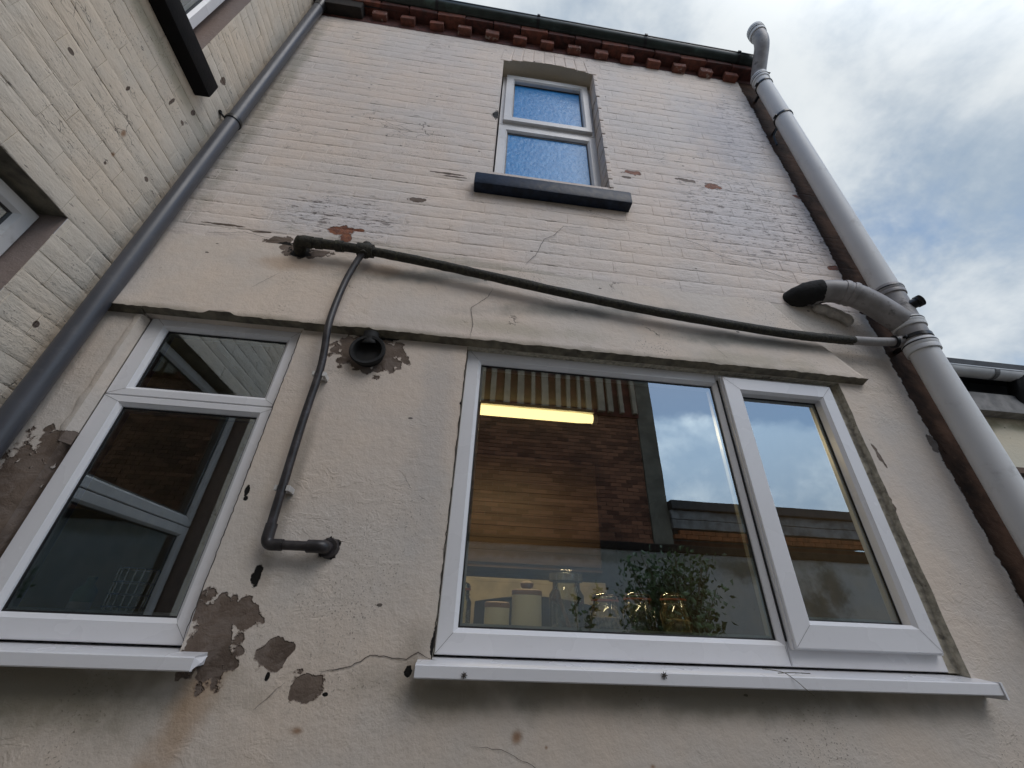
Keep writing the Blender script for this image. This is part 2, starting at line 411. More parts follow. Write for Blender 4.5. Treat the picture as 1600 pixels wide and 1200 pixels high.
m_upvc = simple("white_plastic_frame", (.76, .755, .77), .28, var=.02, vs=3, dirt=(.45, .43, .39), dirt_amt=.10, dirt_scale=60)
m_upvc_old = simple("aged_plastic_frame", (.66, .65, .64), .35, var=.05, vs=5, dirt=(.30, .28, .24), dirt_amt=.4, dirt_scale=14)
m_gasket = simple("black_gasket", (.012, .012, .013), .5)
m_slate = simple("dark_painted_sill", (.010, .018, .036), .42, var=.35, vs=30, bump=.001, bs=60, dirt=(.03, .05, .085), dirt_amt=.5, dirt_scale=18, spec=.2)
m_black = simple("black_painted_sill", (.006, .006, .007), .6, bump=.001, bs=90, spec=.12)
m_gpipe = simple("slate_grey_pipe", (.070, .073, .086), .40, var=.08, vs=6, dirt=(.16, .16, .16), dirt_amt=.3, dirt_scale=20)
m_spipe = simple("pale_grey_soil_pipe", (.66, .665, .665), .58, var=.05, vs=2.5, dirt=(.16, .145, .13), dirt_amt=.45, dirt_scale=7)
m_spipe_dk = simple("grimy_soil_fitting", (.30, .285, .28), .5, var=.2, vs=16, dirt=(.04, .035, .03), dirt_amt=.85, dirt_scale=16)
m_moss = simple("mossy_waste_pipe", (.030, .028, .020), .75, var=.6, vs=60, bump=.004, bs=120, dirt=(.085, .085, .04), dirt_amt=.8, dirt_scale=34)
m_dkpipe = simple("dark_plastic_pipe", (.030, .026, .027), .42, var=.4, vs=30, dirt=(.11, .10, .12), dirt_amt=.5, dirt_scale=28)
m_blkpl = simple("black_plastic", (.008, .008, .009), .35)
m_rubber = simple("black_rubber_end", (.007, .007, .007), .8, bump=.004, bs=60)
m_vent = simple("sooty_black_plastic", (.006, .006, .006), .75)
m_gutter = simple("black_gutter_green_sheen", (.020, .030, .026), .35, var=.3, vs=9, dirt=(.10, .17, .135), dirt_amt=.5, dirt_scale=6)  # green blotches put the gutter's highlight into its colour
m_redbrick = simple("red_corbel_brick", (.17, .060, .040), .85, var=.35, vs=25, bump=.004, bs=70, dirt=(.07, .04, .035), dirt_amt=.8, dirt_scale=22)
m_redbrick2 = simple("dark_red_brick", (.085, .028, .022), .85, var=.4, vs=25, bump=.004, bs=70, dirt=(.03, .018, .015), dirt_amt=.8, dirt_scale=22)
m_eaves_dk = simple("dark_eaves", (.02, .015, .013), .9, var=.5, vs=20)  # near-black brown
m_cement = simple("white_cement", (.5, .47, .43), .9, var=.2, vs=20, bump=.012, bs=40, dirt=(.1, .08, .06), dirt_amt=.6, dirt_scale=18)
m_crack = simple("dark_crack", (.06, .05, .042), .9)
m_clipw = simple("white_clip", (.6, .58, .55), .45)
m_concrete = simple("yard_concrete", (.13, .125, .12), .9, var=.25, vs=3, bump=.004, bs=50)
m_tile = simple("roof_slate", (.05, .052, .06), .6, var=.3, vs=8)
m_seal = simple("old_sealant", (.42, .38, .30), .85, var=.3, vs=50, bump=.004, bs=80, dirt=(.05, .04, .03), dirt_amt=.8, dirt_scale=26)

def glassmat(name, tint, base, k):
    mt, bb, p, out = newmat(name)
    g = bb.n("ShaderNodeBsdfGlossy"); g.inputs['Roughness'].default_value = 0.0; g.inputs['Color'].default_value = (*tint, 1)
    t = bb.n("ShaderNodeBsdfTransparent"); t.inputs[0].default_value = (.90, .94, .90, 1)
    lw = bb.n("ShaderNodeFresnel"); lw.inputs[0].default_value = 1.52
    fac = bb.math('ADD', bb.math('MULTIPLY', lw.outputs[0], k), base, clamp=True)
    # gentle float-glass waviness
    bp = bb.n("ShaderNodeBump"); bb.link(bb.noise(pos(bb), 2.2, 2), bp.inputs['Height']); bp.inputs['Distance'].default_value = .0004
    bb.link(bp.outputs[0], g.inputs['Normal'])
    mx_ = bb.n("ShaderNodeMixShader"); bb.link(fac, mx_.inputs[0]); bb.link(t.outputs[0], mx_.inputs[1]); bb.link(g.outputs[0], mx_.inputs[2])
    bb.link(mx_.outputs[0], out.inputs[0])
    return mt
m_glass = glassmat("window_glass", (.84, .94, 1.0), .26, 1.5)
m_glass_side = glassmat("side_window_glass", (.85, .95, 1.0), .30, 1.0)
m_jar = glassmat("jar_glass", (1, 1, 1), .06, 2.0)

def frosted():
    mt, bb, p, out = newmat("frosted_glass_painted_sky"); ps = pos(bb)
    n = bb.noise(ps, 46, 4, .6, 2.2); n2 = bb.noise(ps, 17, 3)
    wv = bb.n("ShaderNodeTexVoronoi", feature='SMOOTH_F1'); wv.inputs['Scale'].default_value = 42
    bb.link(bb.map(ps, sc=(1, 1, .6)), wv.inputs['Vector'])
    c = bb.mix(bb.ramp(bb.math('ADD', bb.math('MULTIPLY', n, .7), bb.math('MULTIPLY', n2, .3)), .36, .66), (.010, .165, .44), (.032, .25, .58))  # blue sky reflection put into the base colour of the panes
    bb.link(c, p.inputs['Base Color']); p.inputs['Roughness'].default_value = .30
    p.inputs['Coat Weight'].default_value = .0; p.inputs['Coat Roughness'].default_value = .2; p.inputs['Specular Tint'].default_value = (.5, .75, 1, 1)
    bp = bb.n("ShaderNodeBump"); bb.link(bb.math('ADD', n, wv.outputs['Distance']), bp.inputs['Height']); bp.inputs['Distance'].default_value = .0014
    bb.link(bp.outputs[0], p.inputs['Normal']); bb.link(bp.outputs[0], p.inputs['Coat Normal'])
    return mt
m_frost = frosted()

# ================================================================== ground
g = MB(); g.quad((-80, -80, 0), (80, -80, 0), (80, 80, 0), (-80, 80, 0))
g.build("ground", m_concrete, kind='structure')

# ================================================================== the rear wing (wall facing the camera)
house = empty("rear_wing", (0, 0, 0), "cream painted two storey rear wing with white framed kitchen window and frosted window above", "house")

def wob(x, z, k=1.):
    v = Vector((x*1.3, z*1.3, 0)); w = Vector((x*6, z*6, 5))
    return k*(.004*mnoise.noise(v)+.0016*mnoise.noise(w))

def grid_wall(mb, x0, x1, z0, z1, step, holes, yf, xmap=None):
    """grid in the XZ plane with rectangular holes snapped on the grid lines"""
    def lines(a, b_, cuts):
        L = sorted(set([a, b_]+[c for c in cuts if a < c < b_])); out = [L[0]]
        for p0, p1 in zip(L, L[1:]):
            n = max(1, round((p1-p0)/step)); out += [p0+(p1-p0)*k/n for k in range(1, n+1)]
        return out
    xs = lines(x0, x1, [h[0] for h in holes]+[h[1] for h in holes]); zs = lines(z0, z1, [h[2] for h in holes]+[h[3] for h in holes])
    idx = {}
    for i, x in enumerate(xs):
        for j, z in enumerate(zs):
            idx[i, j] = len(mb.v); mb.v.append(yf(x, z))
    for i in range(len(xs)-1):
        for j in range(len(zs)-1):
            cx, cz = (xs[i]+xs[i+1])/2, (zs[j]+zs[j+1])/2
            if any(h[0] < cx < h[1] and h[2] < cz < h[3] for h in holes): continue
            mb.f.append((idx[i, j], idx[i+1, j], idx[i+1, j+1], idx[i, j+1]))

HB = (-.058, 1.645, 1.40, 2.522)      # big window opening
HL = (-1.345, -.733, 1.40, 2.53)      # left window opening
HU = (-.028, .686, 3.80, 5.33)        # upstairs opening
CORN = -1.54
WR = 2.22                              # right edge of wall
def lw(x, z):
    e = 0
    for h in (HB, HL):
        if (abs(x-h[0]) < 1e-4 or abs(x-h[1]) < 1e-4) and h[2] <= z <= h[3]: e = .004*mnoise.noise(Vector((z*14, x, 3)))
    return (x+e, wob(x, z), z)
mb = MB(); grid_wall(mb, CORN, WR, 0, 2.98, .03, [HB, HL], lw)
rw = mb.build("rendered_wall", m_render, house, smooth=60)
# backing of the brick wall above (paint filled joints)
def uw(x, z):
    if abs(z-HU[3]) < 1e-6 and HU[0] <= x <= HU[1]:
        pass
    return (x, .0015+.5*wob(x, z), z)
mb = MB(); grid_wall(mb, CORN, WR, 2.98, 5.60, .06, [HU], uw)
# segmental arch infill and soffit of the upstairs opening
def arch(x): return 5.262+.066*(1-((x-.329)/.357)**2)
n = 14; ax = [HU[0]+(HU[1]-HU[0])*k/n for k in range(n+1)]
for a, c in zip(ax, ax[1:]):
    mb.quad((a, .0015, arch(a)), (c, .0015, arch(c)), (c, .0015, HU[3]+.0), (a, .0015, HU[3]+.0))
bw = mb.build("brick_wall", m_brick, house, smooth=60)
mb = MB()
for a, c in zip(ax, ax[1:]): mb.quad((a, -.004, arch(a)), (c, -.004, arch(c)), (c, .16, arch(c)), (a, .16, arch(a)))
mb.build("arch_soffit", paint("soffit_paint", (.50, .44, .34), False), house, smooth=60)
# right reveal of the upstairs opening: brick ends showing as steps, and plain left reveal
mb = MB()
z = HU[2]; k = 0
while z < 5.27:
    z2 = min(z+.078, 5.275); d = .004*random.random()+(.002 if k % 2 else 0)
    mb.box(HU[1]-.004-d, HU[1]+.02, -.003-d, .16, z, z2, .002); z += .086; k += 1
mb.quad((HU[1], 0, HU[2]), (HU[1], .16, HU[2]), (HU[1], .16, 5.30), (HU[1], 0, 5.30))
mb.quad((HU[0], 0, HU[2]), (HU[0], .16, HU[2]), (HU[0], .16, 5.30), (HU[0], 0, 5.30))
mb.build("reveal", m_brick, house, smooth=40)
# reveals of the two ground floor openings
for h in (HB, HL):
    mb = MB()
    N = 24
    for s_, xx in ((0, h[0]), (1, h[1])):
        for k in range(N):
            za = h[2]+(h[3]-h[2])*k/N; zb = h[2]+(h[3]-h[2])*(k+1)/N
            P = []
            for zz in (za, zb):
                x_, y_, _ = lw(xx, zz); P.append((x_, y_, zz))
            mb.quad(P[0], (xx, .10, za), (xx, .10, zb), P[1])
    mb.quad((h[0], 0, h[3]), (h[1], 0, h[3]), (h[1], .10, h[3]), (h[0], .10, h[3]))
    mb.quad((h[0], 0, h[2]), (h[1], 0, h[2]), (h[1], .10, h[2]), (h[0], .10, h[2]))
    mb.build("reveal", m_seal if h is HB else m_render, house, smooth=50)
# side return and back of the wing
mb = MB()
mb.quad((WR, 0, 0), (WR, 5, 0), (WR, 5, 5.6), (WR, 0, 5.6)); mb.quad((CORN, 5, 0), (WR, 5, 0), (WR, 5, 5.6), (CORN, 5, 5.6))
mb.build("end_wall", simple("bare_end_wall", (.11, .07, .055), .9, var=.3), house)
mb = MB(); mb.quad((CORN, -.06, 5.70), (WR+.05, -.06, 5.70), (WR+.05, 2.5, 7.2), (CORN, 2.5, 7.2)); mb.quad((CORN, 2.5, 7.2), (WR+.05, 2.5, 7.2), (WR+.05, 5, 5.6), (CORN, 5, 5.6))
mb.build("roof", m_tile, house)

# ---- bell-cast render band over the ground floor openings
def edge_jag(x):
    j = .006*mnoise.noise(Vector((x*9, 1, 0)))+.005*mnoise.noise(Vector((x*31, 2, 0)))
    if x < .05: j += .006*max(0, mnoise.noise(Vector((x*7, 9, 0))))*2+.004*mnoise.noise(Vector((x*70, 4, 0)))
    if -1.12 < x < -.98: j += .016*math.sin((x+1.12)/.14*math.pi)
    return j
def band_y(t): return -.004-.033*(1-t)**1.4       # t 0 bottom .. 1 top
mb = MB()
rows = [0, .03, .08, .16, .28, .42, .6, .8, 1.0]; nx = 200; ztop = 3.0
for j, t in enumerate(rows):
    for i in range(nx+1):
        u = i/nx; zb = 2.537
        z = zb+(ztop-zb)*t
        xr = 1.762-(z-2.54)*.70
        x = CORN+.002+(xr-CORN)*u
        if j == 0: z += edge_jag(x)
        if t == 1: y = -.0005+.002*mnoise.noise(Vector((x*8, 0, 0))); z += .03*mnoise.noise(Vector((x*2.2, 7, 0)))
        else: y = band_y(t)+wob(x, z, .8)
        if t < .05: y += .003*mnoise.noise(Vector((x*22, 5, 0)))
        if i == nx: y = min(y+.012, -.001)
        mb.v.append((x, y, z))
for j in range(len(rows)-1):
    for i in range(nx):
        a = j*(nx+1)+i; mb.f.append((a, a+1, a+nx+2, a+nx+1))
# right end return
for j in range(len(rows)-1):
    a = mb.v[j*(nx+1)+nx]; c = mb.v[(j+1)*(nx+1)+nx]
    mb.quad(a, (a[0]+.012, .002, a[2]), (c[0]+.012, .002, c[2]), c)
bd = mb.build("drip_band", m_band, house, smooth=60, label="smooth cream render drip band over the ground floor windows")
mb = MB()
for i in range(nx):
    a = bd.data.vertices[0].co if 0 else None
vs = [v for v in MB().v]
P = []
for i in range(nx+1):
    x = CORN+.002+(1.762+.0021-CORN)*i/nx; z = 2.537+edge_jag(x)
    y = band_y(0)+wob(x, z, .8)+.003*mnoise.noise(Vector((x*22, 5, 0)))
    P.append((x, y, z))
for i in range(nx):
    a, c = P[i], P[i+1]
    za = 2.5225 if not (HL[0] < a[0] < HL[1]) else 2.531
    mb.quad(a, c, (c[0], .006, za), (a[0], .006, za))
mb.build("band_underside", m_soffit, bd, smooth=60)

# ---- painted bricks
def brick_mesh(name, L, H, D, mat, seed, axis='Y', rnd=.006):
    """one brick with a soft irregular face; local x along length, face towards -y (or +x for axis X)"""
    r = random.Random(seed); bmv = []; bf = []
    xs = [-L/2, -L/4, 0, L/4, L/2]; zs = [-H/2, H/2]
    def j(a): return (r.random()-.5)*a
    i0 = 0
    front = []; pr = .0008 if r.random() < .75 else .006
    for z in (-H/2+rnd*.8, H/2-rnd*.8):
        for x in xs:
            fx = max(-L/2+pr, min(L/2-pr, x)); front.append((fx+j(.002), -D+j(.0007), z+j(.004)))
    mid = []
    for z in zs:
        for x in xs: mid.append((x+j(.002), -D*.12+j(.0004), z+j(.003)))
    back = [(x, 0.004, z) for (x, y, z) in mid]
    V_ = front+mid+back; F_ = []
    for i in range(4): F_.append((i, i+1, i+6, i+5))
    per = [0, 1, 2, 3, 4, 9, 8, 7, 6, 5]
    for k in range(10):
        a, c = per[k], per[(k+1) % 10]
        F_.append((a, 10+a, 10+c, c)[::-1]); F_.append((10+a, 20+a, 20+c, 10+c)[::-1])
    if axis == 'X': V_ = [(-y, x, z) for x, y, z in V_]
    me = bpy.data.meshes.new(name); me.from_pydata(V_, [], F_); me.update()
    bm = bmesh.new(); bm.from_mesh(me); bmesh.ops.recalc_face_normals(bm, faces=bm.faces)
    for f_ in bm.faces: f_.smooth = True
    for e in bm.edges:
        if len(e.link_faces) == 2 and e.calc_face_angle(0) > .45: e.smooth = False
    bm.to_mesh(me); bm.free()
    me.materials.append(mat); return me

CO = .086
def lay(parent, mat, axis, u0, u1, z0, z1, ok, dist, name="brick", limit=295, L=.229, D=.0014):
    full = [brick_mesh("painted_brick", L-.001, CO-.002, D*(.75+.4*random.random()), mat, k, axis, .011) for k in range(10)]
    half = [brick_mesh("painted_half_brick", L/2-.001, CO-.002, D*(.75+.4*random.random()), mat, 50+k, axis, .011) for k in range(4)]
    spots = []
    n = int((z1-z0)/CO)
    for c in range(n):
        z = z0+CO*(c+.5)
        head = (c % 4 == 3)
        st = L/2 if head else L
        off = (0, .5, 0, .25)[c % 4]*L
        u = u0-off
        while u < u1:
            a, e = max(u, u0), min(u+st, u1)
            if e-a > .05:
                spots.append(((a+e)/2, z, e-a, head))
            u += st
    out = []
    for (u, z, w, head) in spots:
        for seg in ok(u-w/2, u+w/2, z):
            if seg[1]-seg[0] > .035: out.append(((seg[0]+seg[1])/2, z, seg[1]-seg[0]))
    out.sort(key=lambda s: dist(s[0], s[1]))
    rest = []
    for k, (u, z, w) in enumerate(out):
        me = random.choice(half if w < .15 else full); bl = (L/2 if w < .15 else L)-.001
        M = Matrix.Rotation((random.random()-.5)*.009, 4, 'Y' if axis == 'Y' else 'X')
        sc = (w-.001)/bl
        pr_ = (random.random()-.5)*.0007
        loc = Vector((u, pr_+.5*wob(u, z)+.0015, z+(random.random()-.5)*.003)) if axis == 'Y' else Vector((CORN+pr_, u, z+(random.random()-.5)*.003))
        if k < limit:
            o = bpy.data.objects.new(name, me); COL.objects.link(o); o.parent = parent
            o.location = loc; o.rotation_euler = M.to_euler(); o.scale = (sc, 1, 1) if axis == 'Y' else (1, sc, 1)
        else: rest.append((me, Matrix.LocRotScale(loc, M.to_quaternion(), (sc, 1, 1) if axis == 'Y' else (1, sc, 1))))
    if rest:
        mb = MB()
        for me, M in rest:
            i = len(mb.v); mb.v += [tuple(M @ v.co) for v in me.vertices]; mb.f += [tuple(i+q for q in f_.vertices) for f_ in me.polygons]
        o = mb.build("upper_bricks", mat, parent, kind='stuff')
        bm = bmesh.new(); bm.from_mesh(o.data)
        for f_ in bm.faces: f_.smooth = True
        for e in bm.edges:
            if len(e.link_faces) == 2 and e.calc_face_angle(0) > .45: e.smooth = False
        bm.to_mesh(o.data); bm.free()

def ok_rear(a, c, z):
    j = (random.random()-.5)*.03
    c = min(c, 1.967+j)
    if 3.80 < z < 5.50:
        lo, hi = (HU[0]-.001, HU[1]+.001) if z < 5.27 else (HU[0]-.055, HU[1]+.055)
        segs = []
        if a < lo: segs.append((a, min(c, lo)))
        if c > hi: segs.append((max(a, hi), c))
        return segs
    return [(a, c)] if c > a else []
lay(bw, m_brick, 'Y', CORN+.001, 1.99, 2.985, 5.57, ok_rear, lambda u, z: (z-1.5)**2+u*u)
# voussoirs over the upstairs window
for k in range(9):
    u = HU[0]-.02+(HU[1]-HU[0]+.04)*(k+.5)/9
    me = brick_mesh("painted_voussoir", .21, .0765, .0042, m_brick, 90+k)
    o = bpy.data.objects.new("voussoir", me); COL.objects.link(o); o.parent = bw
    o.location = (u, .0015, arch(u)+.112); o.rotation_euler = (0, math.pi/2+(u-.329)*-.35, 0)

# ---- cracks: thin dark open joints following the walls
def ribbon(pts, w, y=-.0066):
    mb = MB(); P = []
    for (x0, z0), (x1, z1) in zip(pts, pts[1:]):
        n = max(2, int(math.hypot(x1-x0, z1-z0)/.012))
        for k in range(n):
            t = k/n; x = x0+(x1-x0)*t; z = z0+(z1-z0)*t
            P.append((x+.004*mnoise.noise(Vector((x*60, z*60, 1))), z+.004*mnoise.noise(Vector((x*60, z*60, 8)))))
    P.append(pts[-1]); N = len(P)
    L_, R_ = [], []
    for k in range(N):
        a = P[max(k-1, 0)]; c = P[min(k+1, N-1)]; d = Vector((c[0]-a[0], c[1]-a[1])); d.normalize()
        ww = w*(.55+.5*abs(mnoise.noise(Vector((P[k][0]*25, P[k][1]*25, 3)))))*min(1, .3+k*.2, .3+(N-1-k)*.2)
        yy = y(P[k][0], P[k][1]) if callable(y) else y
        L_.append((P[k][0]-d.y*ww, yy, P[k][1]+d.x*ww)); R_.append((P[k][0]+d.y*ww, yy, P[k][1]-d.x*ww))
    for k in range(N-1): mb.quad(L_[k], L_[k+1], R_[k+1], R_[k])
    return mb
def low_y(x, z): return wob(x, z)-.0022
def bandy(x, z):
    t = max(0, min(1, (z-2.537)/(3.0-2.537))); return band_y(t)-.0035
CR = [([(.178, 3.05), (.236, 3.138), (.276, 3.256), (.33, 3.30), (.383, 3.38), (.52, 3.385)], .0016, -.0062, bw),
      ([(-.05, 2.545), (-.045, 2.62), (-.06, 2.72), (.01, 2.80), (.03, 2.86)], .0013, bandy, bd),
      ([(-.36, 1.385), (-.29, 1.395), (-.23, 1.425), (-.13, 1.42), (-.10, 1.438), (-.075, 1.425), (-.04, 1.42)], .0016, low_y, rw),
      ([(-.50, 1.30), (-.44, 1.36)], .001, low_y, rw),
      ([(-1.30, 3.02), (-1.22, 3.03), (-1.15, 3.05), (-1.02, 3.025), (-.98, 3.05)], .0014, -.0062, bw),
      ([(1.02, 3.42), (1.15, 3.37), (1.25, 3.30), (1.42, 3.25), (1.62, 3.17)], .0018, -.0062, bw),
      ([(.28, 3.56), (.52, 3.535), (.68, 3.49), (.90, 3.47)], .0012, -.0062, bw),
      ([(.07, 1.235), (.15, 1.23), (.23, 1.20), (.29, 1.165)], .0008, low_y, rw),
      ([(1.05, 2.64), (1.10, 2.57)], .0008, bandy, bd),
      ([(-.99, 2.70), (-.90, 2.82)], .0008, bandy, bd)]
for pts, w, y, par in CR: ribbon(pts, w, y).build("crack", m_crack, par)

# ================================================================== windows
def pane(parent, r, y, mat, gasket=True):
    mb = MB(); mb.quad((r[0], y, r[2]), (r[1], y, r[2]), (r[1], y, r[3]), (r[0], y, r[3]))
    o = mb.build("pane", mat, parent)
    if gasket:
        g_ = MB(); g_.ring((r[0]-.002, r[1]+.002, r[2]-.002, r[3]+.002), (r[0]+.0045, r[1]-.0045, r[2]+.0045, r[3]-.0045), [('o', 0, y-.001), ('o', 0, y-.004), ('i', 0, y-.003), ('i', 0, y-.001)])
        g_.build("gasket", m_gasket, parent)
        s_ = MB(); s_.ring((r[0], r[1], r[2], r[3]), (r[0]+.012, r[1]-.012, r[2]+.012, r[3]-.012), [('o', 0, y+.004), ('i', 0, y+.004), ('i', 0, y+.022)])
        s_.build("spacer_bar", simple("spacer_metal", (.35, .36, .36), .35, .6), parent)
    return o

def bead_ring(mb, outer, hole, yf, yg, bead=.013, back=.09):
    mb.ring(outer, hole, [('o', 0, back), ('o', 0, yf+.003), ('o', .003, yf), ('i', bead+.001, yf), ('i', bead, yf+.0015), ('i', bead-.002, yf+.003), ('i', .001, yf+.012), ('i', 0, yg), ('i', 0, back)])

# kitchen window
kw = MB()
bead_ring(kw, (-.055, 1.0645, 1.432, 2.535), (.008, 1.043, 1.502, 2.467), .03, .052)
kw.ring((1.0655, 1.612, 1.432, 2.535), (1.09, 1.575, 1.50, 2.48), [('o', 0, .09), ('o', 0, .033), ('o', .003, .03), ('i', .001, .03), ('i', 0, .033), ('i', 0, .09)])
win1 = kw.build("window", m_upvc, house, smooth=25, label="wide white kitchen window with a fixed pane and a casement")
pane(win1, (.008, 1.043, 1.502, 2.467), .052, m_glass)
ks = MB(); bead_ring(ks, (1.073, 1.590, 1.482, 2.497), (1.155, 1.522, 1.562, 2.425), .0, .045, .012, .028)
ks.ring((1.073, 1.59, 1.482, 2.497), (1.078, 1.585, 1.488, 2.491), [('o', -.004, .028), ('o', -.004, .010), ('i', 0, .006)])
ks.build("casement_sash", m_upvc, win1, smooth=25)
pane(win1, (1.155, 1.522, 1.562, 2.425), .045, m_glass)
gg = MB(); gg.box(1.0625, 1.0665, .026, .05, 1.50, 2.49); gg.build("gasket", m_gasket, win1)
# right hand sealant joint
mb = MB()
for k in range(30):
    z0, z1 = 1.43+k*.0363, 1.43+(k+1)*.0363
    a = .006*mnoise.noise(Vector((z0*20, 0, 0))); c = .006*mnoise.noise(Vector((z1*20, 0, 0)))
    mb.quad((1.610, .034+a, z0), (HB[1]+.001, .028+a, z0), (HB[1]+.001, .028+c, z1), (1.610, .034+c, z1))
mb.build("sealant", m_seal, win1, smooth=60)

def light_leak_ring(h, f, name, parent):  # ring added behind the frame to stop room light leaking round it
    mb = MB(); mb.ring((h[0]-.012, h[1]+.012, h[2]-.012, h[3]+.012), (f[0]+.006, f[1]-.006, f[2]+.006, f[3]-.006), [('o', 0, .0985), ('o', 0, .0965), ('i', 0, .0915), ('i', 0, .0985)]); mb.build(name, m_eaves_dk, parent)
light_leak_ring(HB, (-.055, 1.612, 1.432, 2.535), "light_leak_plug", win1)
def cill(x0, x1, name, parent, yb=.085, z=1.43, proj=-.062):
    """sloping plastic cill with a nosing"""
    prof = [(yb, z-.002), (.028, z-.006), (proj+.004, z-.0165), (proj, z-.0195), (proj, z-.046), (proj+.003, z-.049), (proj+.012, z-.049), (proj+.012, z-.040), (yb, z-.032)]
    mb = MB()
    for a, c in zip(prof, prof[1:]): mb.quad((x0, a[0], a[1]), (x1, a[0], a[1]), (x1, c[0], c[1]), (x0, c[0], c[1]))
    mb.poly([(x0, p_[0], p_[1]) for p_ in prof]); mb.poly([(x1, p_[0], p_[1]) for p_ in prof][::-1])
    return mb.build(name, m_upvc, parent, smooth=25)
cl1 = cill(-.098, 1.668, "cill", win1)
# clipped-on end cap, left bare edge, dirt marks on the cill
mb = MB(); mb.box(1.662, 1.6695, -.066, .02, 1.372, 1.416, .001); mb.build("end_cap", m_upvc, cl1)
for (x, z_, s_) in ((.035, 1.392, .006), (.597, 1.406, .007)):
    mb = MB()
    for k in range(7):
        a = k*.9; q = Vector((x, -.0635, z_)); e = q+Vector((math.cos(a)*s_*1.4, -.001, math.sin(a)*s_*1.4))
        mb.tube([q, (q+e)/2+Vector((0, -.002, .001)), e], [.0018, .0014, .0006], 5)
    mb.tube([(x-.002, -.0635, z_-.003), (x, -.065, z_), (x+.002, -.0635, z_+.003)], .0028, 6)
    mb.build("dirt_speck", m_crack, cl1)
mb = MB(); mb.tube(bez([(.92, -.03, 1.428), (.97, -.05, 1.422), (.99, -.068, 1.405), (1.01, -.075, 1.385), (1.03, -.075, 1.37)]), .0009, 5); mb.tube(bez([(.95, -.055, 1.420), (1.0, -.052, 1.422), (1.06, -.045, 1.421)]), .0012, 5)
mb.build("grass_stalk", simple("dry_stalk", (.10, .085, .05), .8), None, label="thin dry grass stalk lying over the edge of the long white kitchen cill", cat="grass stalk")

# kitchen side window (left)
lwm = MB()
bead_ring(lwm, (-1.333, -.738, 2.18, 2.552), (-1.262, -.798, 2.222, 2.487), .03, .052)
bead_ring(lwm, (-1.333, -.738, 1.432, 2.1785), (-1.262, -.798, 1.497, 2.140), .03, .052)
win2 = lwm.build("window", m_upvc, house, smooth=25, label="narrow white window with a transom pane beside the grey downpipe")
pane(win2, (-1.262, -.798, 2.222, 2.487), .052, m_glass); pane(win2, (-1.262, -.798, 1.497, 2.140), .052, m_glass)
light_leak_ring(HL, (-1.333, -.738, 1.432, 2.552), "light_leak_plug", win2)
cl2 = cill(-1.40, -.66, "cill", win2)
mb = MB(); mb.poly([(-.660, -.060, 1.411), (-.645, -.050, 1.400), (-.655, -.058, 1.388), (-.660, -.062, 1.381)]); mb.poly([(-.660, -.060, 1.411), (-.648, -.02, 1.414), (-.645, -.050, 1.400)]); mb.build("bent_end_cap", m_upvc, cl2)

mb = MB()
for k in range(40):
    z0, z1 = 1.98+k*.0135, 1.98+(k+1)*.0135
    def ej(z): return -1.372+.007*mnoise.noise(Vector((z*18, 3, 0)))-(.02*max(0, 1-(z-1.98)*18))*-1
    a, c = ej(z0), ej(z1)
    mb.quad((a, -.001, z0), (a+.007, -.0065, z0), (c+.007, -.0065, z1), (c, -.001, z1)); mb.quad((a+.007, -.0065, z0), (-1.346, -.0065, z0), (-1.346, -.0065, z1), (c+.007, -.0065, z1)); mb.quad((-1.346, -.0065, z0), (-1.334, .029, z0), (-1.334, .029, z1), (-1.346, -.0065, z1))
mb.build("render_edge_bead", m_render, house, smooth=60)
# upstairs window
um = MB()
um.ring((-.020, .680, 3.90, 5.29), (.045, .618, 3.975, 4.482), [('o', 0, .17), ('o', 0, .108), ('o', .003, .105)])
bead_ring(um, (-.020, .680, 3.90, 4.553), (.045, .618, 3.975, 4.482), .105, .128, .012, .17)
um.ring((-.020, .680, 4.5545, 5.285), (.03, .63, 4.60, 5.24), [('o', 0, .17), ('o', 0, .108), ('o', .003, .105), ('i', 0, .105), ('i', 0, .17)])
win3 = um.build("window", m_upvc_old, house, smooth=25, label="upstairs white window with frosted panes painted with a blue sky reflection")
us = MB(); bead_ring(us, (.008, .655, 4.575, 5.262), (.072, .598, 4.638, 5.195), .082, .12, .012, .104)
us.build("top_sash", m_upvc_old, win3, smooth=25)
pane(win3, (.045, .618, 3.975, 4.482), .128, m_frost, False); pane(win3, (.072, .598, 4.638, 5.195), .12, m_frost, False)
for r_, y_ in (((.045, .618, 3.975, 4.482), .126), ((.072, .598, 4.638, 5.195), .118)):
    g_ = MB(); g_.ring((r_[0]-.001, r_[1]+.001, r_[2]-.001, r_[3]+.001), (r_[0]+.007, r_[1]-.007, r_[2]+.006, r_[3]-.012), [('o', 0, y_), ('o', 0, y_-.004), ('i', 0, y_-.001)]); g_.build("gasket", m_gasket, win3)
mb = MB(); mb.box(-.122, .777, -.062, .13, 3.585, 3.685, .012); s3 = mb.build("sill", m_slate, win3, smooth=35, label="thick dark blue painted sill")
mb = MB(); mb.box(HU[0], HU[1], .10, .17, 3.60, 3.90); mb.build("sill_bed", m_slate, win3)

